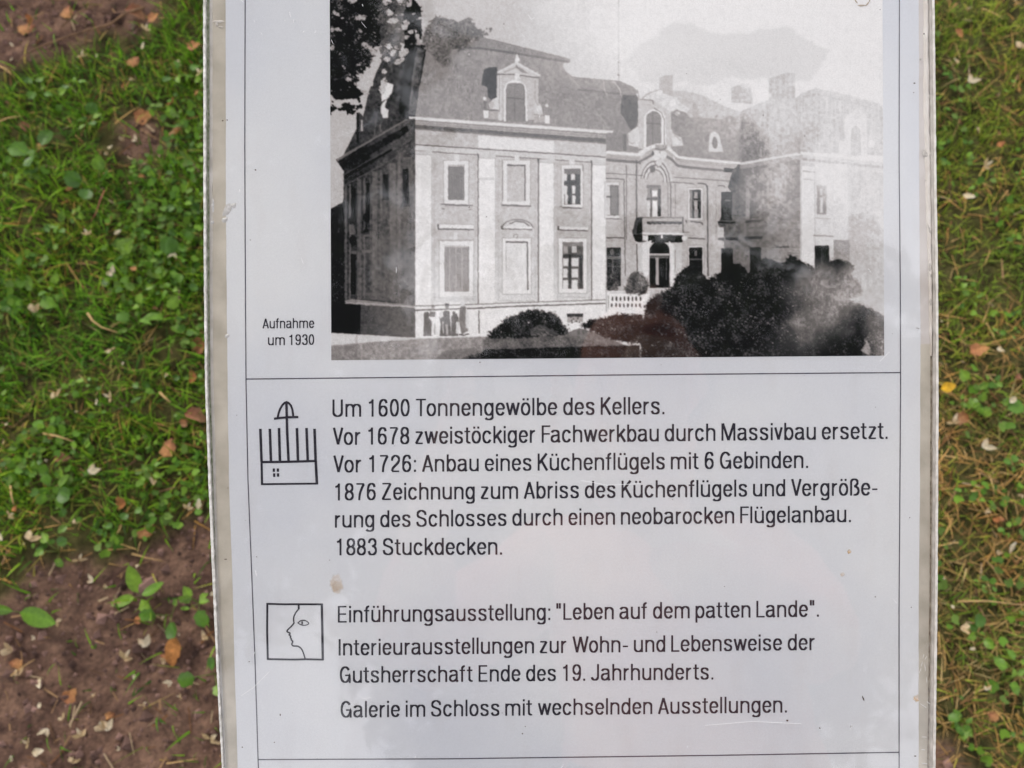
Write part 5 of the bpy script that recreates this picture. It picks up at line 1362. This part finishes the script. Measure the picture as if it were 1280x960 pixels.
# ---- bushes
bushes = [
    ([(609, 421), (612, 414), (620, 411), (627, 402), (633, 397), (645, 394), (655, 389), (668, 386), (680, 389), (692, 391), (698, 396), (703, 404), (712, 414), (706, 419), (640, 423), (615, 424)], 44, 340, (18, 30, 52, 78), 6),
    ([(724, 407), (736, 400), (752, 397), (770, 393), (800, 393), (815, 400), (815, 432), (760, 424), (740, 414)], 34, 200, (16, 28, 46, 64), 5),
    ([(780, 360), (788, 342), (796, 338), (806, 344), (812, 356), (808, 368), (782, 368)], 88, 150, (40, 70, 110, 150), 3),
    ([(760, 345), (770, 340), (774, 352), (772, 364), (758, 364)], 96, 70, (50, 80, 130, 170), 3),
    ([(840, 358), (846, 345), (856, 334), (868, 330), (876, 338), (884, 350), (893, 344), (908, 338), (920, 328), (930, 333), (936, 342), (944, 334), (956, 322), (968, 326), (978, 330), (988, 318), (998, 324), (1012, 332), (1020, 336), (1036, 326), (1046, 324), (1060, 327), (1068, 332), (1064, 345), (1076, 352), (1078, 368), (1060, 374), (1096, 390), (1112, 400), (1112, 456), (800, 456), (806, 380), (824, 366)], 34, 900, (16, 24, 34, 48, 62), 6),
    ([(1000, 420), (1030, 408), (1050, 396), (1066, 384), (1084, 394), (1082, 410), (1070, 420), (1088, 436), (1090, 448), (990, 448)], 32, 260, (14, 24, 44, 60), 5)]
put([(607, 421), (640, 423), (706, 417), (724, 410), (745, 416), (782, 432), (782, 452), (606, 452)], 112, .9, 30)
foliage([(604, 424), (640, 422), (700, 420), (780, 432), (790, 440), (604, 438)], 60, 160, 2.4, 2.5, 0, 42, .7, 1)

foliage([(598, 456), (604, 437), (700, 434), (800, 431), (800, 456)], 16, 96, 2.2, 1.5, 0, 9)
for k_, (pts, v, n, vals, edge) in enumerate(bushes):
    foliage(pts, 12 if v < 60 else 34, 98 if v < 60 else 178, 2.4 if v < 60 else 2.0, 3.6, 0.08 if v < 60 else .3, 30 + k_, 1.0, 1.45)
    leafy(pts, n // 3, .7, 1.8, (58, 84, 110), .38, 60 + k_, 5)
put([(662, 412), (676, 405), (684, 410), (700, 418), (664, 420)], 112, .6, 20)
for i in range(24):
    x = random.uniform(662, 690); y = random.uniform(408, 420); line(x, y, x + 4, y + 1.4, .8, random.choice((160, 60)), .7)
foliage([(1076, 450), (1080, 424), (1092, 412), (1112, 408), (1112, 450)], 50, 190, 3, 2, .2, 77); put([(1076, 438), (1084, 426), (1088, 436), (1087, 446)], 180, .7, 8)
for i in range(330):                              # blossoms
    x = random.uniform(800, 1060); y = random.uniform(352, 442)
    s = random.choice((.5, .6, .8, 1.2)); v = random.choice((90, 120, 160, 210)) if s < 1 else 180
    if fbm(x / 18, y / 14, 55) > .54: ell(x, y, s * .8, s * .55, v, .75)
for (x, y) in ((868, 424), (872, 420), (878, 421), (938, 395), (944, 396), (952, 391), (960, 404), (966, 398), (932, 402), (922, 372), (924, 366), (912, 378), (846, 418), (838, 428), (852, 396), (975, 371), (867, 378)):
    ell(x, y, 1.2, .7, 180, .8); ell(x + 2, y + 1.4, .8, .6, 150, .8); ell(x - 1.6, y + 1.8, .7, .5, 140, .7)
# ---- tree foliage hanging in at the top left
leafA = [(408, -62), (500, -62), (496, 0), (505, 20), (513, 40), (505, 60), (500, 80), (492, 90), (480, 98), (466, 110), (450, 112), (440, 125), (424, 128), (408, 122)]
foliage([(404, -70), (505, -70), (500, -10), (494, 22), (482, 46), (470, 66), (462, 84), (446, 104), (424, 116), (404, 112)], 6, 84, 3.4, 4.0, .78, 61, .98, 1.8)
foliage([(404, -70), (478, -70), (474, 0), (466, 40), (452, 74), (430, 96), (404, 104)], 5, 150, 2.8, 3.0, .42, 62, .97, 3.2)
foliage([(470, -40), (512, -30), (516, 8), (510, 40), (502, 62), (490, 76), (476, 82), (474, 40)], 56, 130, 3.8, 3.0, .75, 66, .92, 1.0)  # reflected sky strip mixed into these greyer leaves
foliage([(512, -6), (526, 8), (528, 44), (520, 64), (506, 66), (504, 20)], 8, 64, 3.6, 2.4, .55, 67, .95, 1.8)
def hole(x, y, a, b, rz, v):
    pts = [(x + math.cos(t) * a * 1.25 * math.cos(rz) - math.sin(t) * b * 1.25 * math.sin(rz), y + math.cos(t) * a * 1.25 * math.sin(rz) + math.sin(t) * b * 1.25 * math.cos(rz)) for t in np.linspace(0, 6.283, 10, endpoint=False)]
    foliage(pts, v - 45, v + 10, 3.4, 1.3, .12, int(x) % 17, .95, .5)
def skyholes(pts, n, s0, s1, seed, v=(150, 170, 185, 200)):
    r = random.Random(seed)
    xs = [p[0] for p in pts]; ys_ = [p[1] for p in pts]; k = 0
    while k < n:
        x = r.uniform(min(xs), max(xs)); y = r.uniform(min(ys_), max(ys_))
        if not inpoly(np.array([x]), np.array([y]), pts)[0]: continue
        k += 1
        if fbm(x / 15, y / 15, 91) < .47: continue
        s = r.uniform(s0, s1); c_ = r.choice(v)
        for j in range(3): ell(x + r.gauss(0, s * .7), y + r.gauss(0, s * .7), s * r.uniform(.4, 1), s * r.uniform(.3, .7), c_, .8, r.uniform(0, 3), 6)
skyholes([(412, 8), (480, 8), (470, 60), (455, 95), (412, 118)], 40, .6, 2.0, 71, (70, 110, 150, 175))
for (x, y, a, b, rz) in ((420, 17, 4.5, 1.6, .6), (448, 22, 4, 2.6, -.3), (455, 22, 2, 3, 0), (422, 37, 4, 1.5, .3), (415, 37, 2.5, 2, 0), (449, 38, 3, 1.6, .6), (458, 57, 6, 2.6, .5), (466, 64, 5.5, 3.2, .9), (471, 60, 3, 2, 0), (440, 0, 5, 4, 0), (428, 23, 2, 1.4, 0), (430, 84, 3, 1.4, 1), (435, 100, 3.6, 3, 0), (415, 60, 2.6, 3, 0), (452, 95, 6, 2, .3), (455, 115, 5, 3, .6), (430, 124, 6, 1.6, .1), (428, 113, 5, 2, .1), (462, 105, 4, 3, 0)):
    hole(x, y, a, b, rz, 192)
foliage([(406, 98), (440, 102), (454, 117), (446, 123), (420, 125), (406, 112)], 6, 40, 3.6, 1.8, .25, 63, .97)
leafy([(424, 128), (448, 126), (452, 134), (440, 142), (426, 140)], 26, 1.6, 3.2, (10, 18), .97, 63, 3)
put([(432, 130), (445, 132), (441, 137), (444, 142), (438, 139), (434, 144), (433, 138), (427, 135)], 12); leafy([(411, 126), (420, 132), (418, 144), (411, 142)], 16, 1.4, 3, (12, 22), .97, 64, 2)
# the paler stretch between (bright strip of reflection painted into the grey of its leaves)
leafB = [(488, 0), (512, -10), (518, 10), (505, 20), (500, 30), (503, 46), (498, 58), (492, 72), (480, 78), (476, 66), (478, 40), (484, 20)]
for (x, y, a, b, rz) in ((487, 16, 4, 3, .4), (492, 26, 6, 3, 0), (506, 34, 3.4, 3, .4), (508, 28, 3, 3.4, 0), (514, 40, 3, 2.6, 0), (508, 47, 2.4, 2, 0), (486, 58, 3.4, 2.4, 0), (491, 66, 3, 4, .3), (505, 66, 6, 4, -.6), (484, 74, 4, 2.6, 0), (499, 76, 6, 2.6, -.5), (480, 89, 3, 2.4, .4), (523, 52, 3, 4, .5), (530, 53, 8, 1.3, -.35), (521, 46, 2, 3, 0), (527, 22, 6, 1.4, -.35), (484, 2, 5, 4, 0), (500, 0, 4, 3, 0), (512, 4, 3, 4, .5), (480, 103, 3.4, 5, 0), (478, 112, 3.6, 5, 0)):
    hole(x, y, a, b, rz, 200)
leafC = [(534, 30), (545, 20), (556, 22), (566, 24), (572, 28), (584, 22), (590, 24), (596, 36), (606, 40), (592, 48), (586, 56), (590, 62), (576, 66), (566, 60), (560, 70), (566, 78), (558, 84), (548, 78), (540, 70), (532, 62), (528, 50)]
foliage(leafC, 98, 158, 4.2, 3.2, .12, 65, .95, 1.1)
leafy([(592, 44), (604, 38), (613, 35), (616, 38), (606, 44), (596, 50)], 22, 1.2, 2.6, (116, 128), .9, 66, 2)
for i in range(46):
    x = random.uniform(534, 592); y = random.uniform(26, 64); ell(x, y, random.uniform(.6, 1.8), random.uniform(.5, 1.2), 165, .8)
ell(586.5, 68, 2.6, 2.8, 120); ell(586.5, 68, 1.5, 1.6, 190); ell(533, 94, 2, 2.6, 120, .7); ell(533, 94, 1, 1.6, 170, .7)
# overall photographic tone
IMG += (N1 - .5) * .050 + (GR - .5) * .10 + (fbm(XX / 1.3, YY / 1.3, 19, 2) - .5) * .05
IMG = (IMG[:-1:2, :-1:2] * 2 + IMG[1::2, :-1:2] + IMG[:-1:2, 1::2] + IMG[1::2, 1::2]) / 5 if False else IMG
# slight unevenness of the old negative: edges wander by a fraction of a millimetre
wx = (fbm(XX / 3.2, YY / 3.2, 201, 2) - .5) * 1.1 * Q; wy = (fbm(XX / 3.2, YY / 3.2, 211, 2) - .5) * 1.1 * Q
jj, ii = np.meshgrid(np.arange(IW), np.arange(IH))
fy_, fx_ = np.clip(ii + wy, 0, IH - 1.01), np.clip(jj + wx, 0, IW - 1.01)
i0, j0 = fy_.astype(int), fx_.astype(int); ty_, tx_ = fy_ - i0, fx_ - j0
IMG = (IMG[i0, j0] * (1 - tx_) + IMG[i0, j0 + 1] * tx_) * (1 - ty_) + (IMG[i0 + 1, j0] * (1 - tx_) + IMG[i0 + 1, j0 + 1] * tx_) * ty_
IMG = blur(IMG, 2)
IMG += (rng.random((IH, IW)) - .5) * .05

# ---- reflected sky glare and damp haze, painted together over the right of the print
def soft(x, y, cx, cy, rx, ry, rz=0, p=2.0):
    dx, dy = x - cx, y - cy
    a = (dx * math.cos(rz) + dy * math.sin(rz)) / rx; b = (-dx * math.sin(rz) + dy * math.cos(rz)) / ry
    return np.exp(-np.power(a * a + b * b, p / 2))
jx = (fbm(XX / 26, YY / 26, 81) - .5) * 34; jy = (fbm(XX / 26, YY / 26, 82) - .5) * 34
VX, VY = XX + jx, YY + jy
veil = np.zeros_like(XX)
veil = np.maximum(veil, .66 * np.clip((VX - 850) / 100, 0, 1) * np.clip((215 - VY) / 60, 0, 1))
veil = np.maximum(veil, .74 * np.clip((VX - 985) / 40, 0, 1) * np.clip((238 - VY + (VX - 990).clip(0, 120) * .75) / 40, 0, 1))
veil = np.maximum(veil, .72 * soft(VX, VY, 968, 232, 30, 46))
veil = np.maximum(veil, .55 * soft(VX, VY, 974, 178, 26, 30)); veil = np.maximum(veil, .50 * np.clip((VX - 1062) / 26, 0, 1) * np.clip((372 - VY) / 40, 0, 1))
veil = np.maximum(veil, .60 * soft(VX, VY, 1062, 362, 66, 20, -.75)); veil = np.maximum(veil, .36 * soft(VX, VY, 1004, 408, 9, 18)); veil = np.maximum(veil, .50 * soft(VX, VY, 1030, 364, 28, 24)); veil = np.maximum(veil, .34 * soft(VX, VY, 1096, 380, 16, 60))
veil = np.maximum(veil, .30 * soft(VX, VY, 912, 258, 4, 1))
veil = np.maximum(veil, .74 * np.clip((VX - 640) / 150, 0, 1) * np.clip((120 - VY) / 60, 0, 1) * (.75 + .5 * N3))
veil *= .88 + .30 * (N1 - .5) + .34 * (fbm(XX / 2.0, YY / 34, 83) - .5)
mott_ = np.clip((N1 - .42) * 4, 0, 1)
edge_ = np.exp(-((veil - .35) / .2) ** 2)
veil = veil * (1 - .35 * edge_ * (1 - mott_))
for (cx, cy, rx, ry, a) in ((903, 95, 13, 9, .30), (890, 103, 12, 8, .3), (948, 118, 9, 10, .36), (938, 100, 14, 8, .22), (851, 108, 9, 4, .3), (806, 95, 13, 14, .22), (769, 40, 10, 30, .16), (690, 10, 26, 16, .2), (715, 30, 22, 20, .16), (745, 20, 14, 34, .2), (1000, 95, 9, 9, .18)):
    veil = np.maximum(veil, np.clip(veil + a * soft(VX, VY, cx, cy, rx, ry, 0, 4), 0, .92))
# broad greyer shape across the print's sky
grey_shape = inpoly(VX * .5 + XX * .5, VY * .5 + YY * .5, [(790, 62), (806, 52), (826, 42), (846, 30), (862, 29), (884, 38), (910, 44), (950, 37), (985, 36), (1006, 44), (1030, 56), (1043, 62), (1036, 76), (1026, 84), (1010, 100), (960, 96), (900, 100), (840, 104), (800, 100), (780, 80)])
grey_shape = blur(grey_shape.astype(float), 14)
lin = s2l(IMG)
GL = PRINT_GLARE * (.15 + .85 * np.clip((XX - 500) / 30, 0, 1) * np.clip((350 - YY - 12 * np.sin(XX / 30)) / 50, 0, 1))
lin = np.clip(lin - GL, .0, 1) * PRINT_GAIN
dark_floor = .012
lin = np.maximum(lin, dark_floor)
lin = lin * (1 - .13 * np.exp(-((lin - .26) / .15) ** 2))
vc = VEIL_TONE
lin = lin * (1 - veil) + vc * veil * (1 - .10 * grey_shape)
lin = lin * (1 - .05 * grey_shape)
# neutral-warm photographic ink
mid_ = (np.clip(lin / .15, 0, 1) * np.clip((.62 - lin) / .2, 0, 1))[..., None]
TI = np.stack([lin] * 3, -1) * (1 + mid_ * np.array([.055, -.012, -.035]) + np.array([.012, 0, .004]))
cool = np.clip((.12 - lin) / .12, 0, 1)[..., None]
TI = TI * (1 - cool * np.array([.10, .07, -.04]))
DS = Q / PRINT_RES
NXp, NYp = int((1106 - 412) * PRINT_RES) + 1, int((451 + 60) * PRINT_RES) + 1
u = np.linspace(0, 1, NXp); v = np.linspace(0, 1, NYp)
UU, VV = np.meshgrid(u, v)
# the print's own outline on the board
xl = np.interp(VV, [0, 1], [412.0, 414.2]); xr_ = np.interp(VV, [0, 1], [1102.8, 1105.2])
PXg = xl + (xr_ - xl) * UU; yb_ = 450.3 + (444.6 - 450.3) * UU; PYg = -58 + (yb_ + 58) * VV
fxp = np.clip((PXg - PX0) * Q - .5, 0, IW - 1.001); fyp = np.clip((PYg - PY0) * Q - .5, 0, IH - 1.001)
ix, iy = fxp.astype(int), fyp.astype(int); tx, ty = (fxp - ix)[..., None], (fyp - iy)[..., None]
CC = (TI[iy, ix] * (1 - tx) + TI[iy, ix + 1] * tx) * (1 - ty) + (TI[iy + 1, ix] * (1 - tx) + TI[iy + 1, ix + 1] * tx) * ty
VP = np.stack([(PXg - 640) * S, (480 - PYg) * S, np.full_like(PXg, .00008)], -1).reshape(-1, 3)
idx = np.arange(NXp * NYp).reshape(NYp, NXp)
Fp = np.stack([idx[:-1, :-1], idx[1:, :-1], idx[1:, 1:], idx[:-1, 1:]], -1).reshape(-1, 4)
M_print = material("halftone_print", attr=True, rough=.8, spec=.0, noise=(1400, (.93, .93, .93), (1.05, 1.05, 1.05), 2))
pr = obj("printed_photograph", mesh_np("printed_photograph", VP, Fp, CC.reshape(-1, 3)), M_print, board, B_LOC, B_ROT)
pr['label'] = "black and white printed photograph of a large baroque manor house with mansard roof, balcony and bushes"
# ------------------------------------------------------------------ trees round the board (they shade it and mirror in its cover)
M_bark = material("tree_bark", rough=.9, spec=.1, noise=(7, (.05, .038, .028), (.15, .12, .09), 8), bump=(30, 1.0, .02))
M_crown = material("tree_foliage", attr=True, rough=.55, spec=.3, translucent=.3)
def crown_me(name, seed, blobs, n, leaf=.085):
    r = np.random.default_rng(seed)
    P = []; 
    vol = np.array([b[3] * b[4] * b[5] for b in blobs]); cnt_ = (n * vol / vol.sum()).astype(int)
    for b, k in zip(blobs, cnt_):
        d = r.normal(0, 1, (k, 3)); d /= np.linalg.norm(d, axis=1)[:, None]
        rad = r.random(k) ** .45
        p = d * rad[:, None] * np.array(b[3:6]) + np.array(b[0:3])
        # gather into sprays
        sp = np.round(p / .42) * .42 + r.normal(0, .03, (1, 3))
        p = p * .55 + sp * .45 + r.normal(0, .05, p.shape)
        P.append(p)
    P = np.concatenate(P); k = len(P)
    a = r.normal(0, 1, (k, 3)); a[:, 2] *= .5; a /= np.linalg.norm(a, axis=1)[:, None]
    b = np.cross(a, r.normal(0, 1, (k, 3))); b /= np.linalg.norm(b, axis=1)[:, None]
    L = leaf * r.uniform(.6, 1.3, (k, 1)); W = L * .36
    V = np.stack([P - a * L, P + b * W, P + a * L, P - b * W], 1).reshape(-1, 3)
    F = np.arange(k * 4).reshape(-1, 4)
    g = np.array([(.040, .085, .014), (.055, .105, .018), (.030, .065, .012), (.070, .120, .024)])[r.integers(0, 4, k)] * r.uniform(.7, 1.3, (k, 1))
    return mesh_np(name, V, F, np.repeat(g, 4, 0))
def trunk_me(name, h, r0, limbs, seed):
    r = random.Random(seed)
    me_parts = []
    V = []; F = []
    def add(pts, rad, sides=10):
        m = tube_me("tmp", pts, rad, sides)
        o = len(V)
        V.extend([tuple(v.co) for v in m.vertices]); F.extend([tuple(i + o for i in p.vertices) for p in m.polygons])
        bpy.data.meshes.remove(m)
    add([(0, 0, -.2), (.02, .01, .3), (0, .05, h * .35), (.06, .02, h * .7), (.02, 0, h)], [r0 * 1.5, r0 * 1.05, r0 * .85, r0 * .6, r0 * .2], 14)
    for (z, x, y, z2) in limbs:
        add([(0, 0, z), (x * .4, y * .4, z + (z2 - z) * .55), (x, y, z2)], [r0 * .42, r0 * .27, r0 * .08], 8)
        for j in range(3):
            t = r.uniform(.4, .9)
            bx_, by_, bz_ = x * t, y * t, z + (z2 - z) * (t ** .8)
            add([(bx_, by_, bz_), (bx_ + r.uniform(-1, 1), by_ + r.uniform(-1, 1), bz_ + r.uniform(.3, 1.1))], [r0 * .12, r0 * .03], 5)
    return mesh_py(name, V, F, True)
def tree(x, y, crown, trunk, label, rz=0, sc=1.0):
    t = empty("broadleaf_tree", (x, y, 0), rz); t.scale = (sc,) * 3
    tag(t, label, "tree", "trees round the lawn")
    obj("trunk", trunk, M_bark, t); obj("crown", crown, M_crown, t)
    return t
limbsA = [(2.4, 1.6, .4, 4.6), (2.8, -1.5, .9, 4.8), (3.2, .3, -1.8, 5.4), (3.7, -.6, 1.7, 5.8), (4.3, 1.1, -.9, 6.6)]
tkA = trunk_me("trunk_a", 6.6, .20, limbsA, 1)
cwA = crown_me("crown_a", 5, [(0, 0, 5.9, 2.2, 2.2, 1.7), (1.3, .6, 4.9, 1.5, 1.4, 1.1), (-1.4, .8, 5.1, 1.5, 1.5, 1.2), (.2, -1.6, 5.3, 1.6, 1.4, 1.2)], 46000, .095)
cwB = crown_me("crown_b", 9, [(0, 0, 6.2, 2.5, 2.3, 1.8), (-1.5, -.5, 5.0, 1.5, 1.5, 1.0), (1.5, -.9, 5.4, 1.3, 1.6, 1.1)], 38000, .095)
tree(-2.75, -.25, cwA, tkA, "leafy tree close left of the board whose boughs reach over it", .3)
tree(.9, -2.9, cwB, tkA, "leafy tree behind the viewer facing the board", 1.2)
tree(-9.5, 4.2, cwB, tkA, "leafy tree on the lawn beyond the board to the left", 2.2, 1.1)
tree(3.4, 8.5, cwA, tkA, "leafy tree on the lawn far beyond the board", 4.0, 1.2)
tree(8.5, -2.0, cwA, tkA, "leafy tree on the lawn far to the right of the board", 5.1, 1.15)
tree(-7.5, -6.0, cwB, tkA, "leafy tree at the far left behind the viewer", .7, 1.25)
# ------------------------------------------------------------------ the photographer (seen only as a reddish reflection in the cover)
def skinned(name, verts, edges, radii, mat, parent, root=0, sub=2):
    me = bpy.data.meshes.new(name); me.from_pydata(verts, edges, []); me.materials.append(mat)
    o = bpy.data.objects.new(name, me); col.objects.link(o); o.parent = parent
    o.modifiers.new("skin", 'SKIN')
    sv = me.skin_vertices[0].data
    for i, r in enumerate(radii):
        sv[i].radius = r if isinstance(r, tuple) else (r, r)
        sv[i].use_root = (i == root)
    s = o.modifiers.new("sub", 'SUBSURF'); s.levels = sub; s.render_levels = sub
    return o
M_skin = material("skin", base=(.52, .30, .22), rough=.55)
M_jacket = material("red_jacket", rough=.85, noise=(60, (.42, .12, .085), (.55, .18, .13), 5), bump=(300, .4, .002))
M_jeans = material("blue_trousers", rough=.9, noise=(120, (.05, .07, .12), (.09, .12, .19), 5))
M_hair = material("auburn_hair", rough=.6, noise=(90, (.55, .20, .13), (.72, .32, .22), 6), bump=(220, .9, .004))
M_shoe = material("dark_shoe", base=(.04, .035, .03), rough=.6)
M_body = material("camera_body", base=(.06, .06, .065), rough=.4)
pz = empty("person", (.20, -.42, 0))
tag(pz, "photographer in a red jacket and blue trousers leaning over the board, mirrored faintly in it", "person")
def L(x, y, z): return (x - .20, y + .42, z)
# body: neck, head, forearms, hands with five fingers as one surface
V = [L(.20, -.33, 1.24), L(.195, -.24, 1.36), L(.19, -.17, 1.42), L(.19, -.11, 1.455), L(.19, -.06, 1.43), L(.19, -.035, 1.395), L(.19, -.085, 1.525)]
Ed = [(0, 1), (1, 2), (2, 3), (3, 4), (4, 5), (3, 6)]
Rd = [(.07, .06), (.052, .052), (.055, .055), (.075, .085), (.062, .07), (.035, .035), (.062, .065)]
nv = UP.cross(Vector((1, 0, 0)))
def arm(side, sh, el, wr):
    k = len(V)
    V.extend([L(*sh), L(*el), L(*wr)]); Ed.extend([(0, k), (k, k + 1), (k + 1, k + 2)]); Rd.extend([.045, .038, .026])
    w = Vector(wr)
    palm = Vector((side * .066, -.045, 1.150)) if side < 0 else Vector((.066, -.045, 1.150))
    V.append(L(*palm)); Rd.append((.030, .016)); Ed.append((k + 2, k + 3)); pk = k + 3
    for j in range(4):
        up = UP * (.028 - .018 * j); le = (.030, .034, .032, .025)[j]
        a = palm + up * .8 + Vector((-side * .004, .018, 0)); b = a + Vector((-side * .006, le * .55, .002)); c_ = b + Vector((-side * .016, .006, -.004)); 
        c_ = Vector((c_.x, min(c_.y, .012), c_.z))
        q = len(V); V.extend([L(*a), L(*b), L(*c_)]); Rd.extend([.0085, .0078, .0068]); Ed.extend([(pk, q), (q, q + 1), (q + 1, q + 2)])
    a = palm + Vector((-side * .012, -.012, .012)); b = a + Vector((-side * .020, .004, .010)); q = len(V)
    V.extend([L(*a), L(*b)]); Rd.extend([.010, .008]); Ed.extend([(pk, q), (q, q + 1)])
arm(-1, (.05, -.32, 1.31), (-.12, -.30, 1.08), (-.085, -.10, 1.125))
arm(1, (.35, -.32, 1.31), (.36, -.28, 1.07), (.105, -.10, 1.125))
skinned("body", V, Ed, Rd, M_skin, pz)
# face: nose and ears, hair
def ellp(name, c, r, mat, rot=(0, 0, 0), jag=0.0, seed=0):
    bmv = []; F = []; rr_ = random.Random(seed)
    nu, nw = 16, 10
    for i in range(nw + 1):
        t = math.pi * i / nw
        for j in range(nu):
            p = 2 * math.pi * j / nu; k = 1 + (rr_.random() - .5) * jag
            bmv.append((r[0] * math.sin(t) * math.cos(p) * k, r[1] * math.sin(t) * math.sin(p) * k, r[2] * math.cos(t) * k))
    for i in range(nw):
        for j in range(nu):
            F.append((i * nu + j, (i + 1) * nu + j, (i + 1) * nu + (j + 1) % nu, i * nu + (j + 1) % nu))
    return obj(name, mesh_py(name, bmv, F, True), mat, pz, L(*c), rot)
ellp("nose", (.19, .035, 1.425), (.014, .024, .018), M_skin, (-.6, 0, 0))
for s_ in (-1, 1):
    ellp("ear", (.19 + s_ * .079, -.085, 1.445), (.010, .020, .030), M_skin)
    ellp("eye", (.19 + s_ * .030, .012, 1.462), (.013, .008, .009), M_shoe)
ellp("mouth", (.19, .006, 1.372), (.024, .010, .006), M_jacket)
ellp("hair", (.185, -.105, 1.515), (.092, .115, .098), M_hair, (-.5, 0, 0), .14, 3)
ellp("hair", (.19, -.19, 1.430), (.085, .055, .100), M_hair, (-.3, 0, 0), .18, 4)
# clothes
Vj = [L(.20, -.42, .90), L(.20, -.40, 1.05), L(.20, -.345, 1.20), L(.20, -.29, 1.32), L(.06, -.31, 1.325), L(-.11, -.30, 1.09), L(-.095, -.16, 1.115), L(.34, -.31, 1.325), L(.35, -.28, 1.08), L(.15, -.155, 1.11)]
skinned("jacket", Vj, [(0, 1), (1, 2), (2, 3), (3, 4), (4, 5), (5, 6), (3, 7), (7, 8), (8, 9)], [(.165, .115), (.15, .11), (.17, .12), (.10, .085), .072, .055, .042, .072, .055, .042], M_jacket, pz)
Vt = [L(.20, -.42, .92), L(.11, -.41, .80), L(.10, -.38, .48), L(.10, -.42, .09), L(.29, -.41, .80), L(.30, -.38, .48), L(.30, -.42, .09)]
skinned("trousers", Vt, [(0, 1), (1, 2), (2, 3), (0, 4), (4, 5), (5, 6)], [(.15, .11), .090, .065, .055, .090, .065, .055], M_jeans, pz)
for x in (.10, .30):
    skinned("shoe", [L(x, -.45, .045), L(x, -.36, .045), L(x, -.25, .032)], [(0, 1), (1, 2)], [.042, .045, .034], M_shoe, pz, sub=1)
ccam = empty("compact_camera", cam_loc - FWD * .018)
tag(ccam, "small black compact camera held out in the photographer's hands", "camera")
ccam.rotation_euler = (TILT, 0, 0)
obj("camera_case", boxme("camera_case", -.048, .048, -.029, .027, 0, .022), M_body, ccam)
obj("lens_barrel", tube_me("lens_barrel", [(0, 0, -.010), (0, 0, -.0005)], [.019, .021], 24), M_post, ccam)
obj("shutter_button", tube_me("shutter_button", [(.03, .0275, .011), (.03, .0305, .011)], [.005, .005], 12), M_post, ccam)
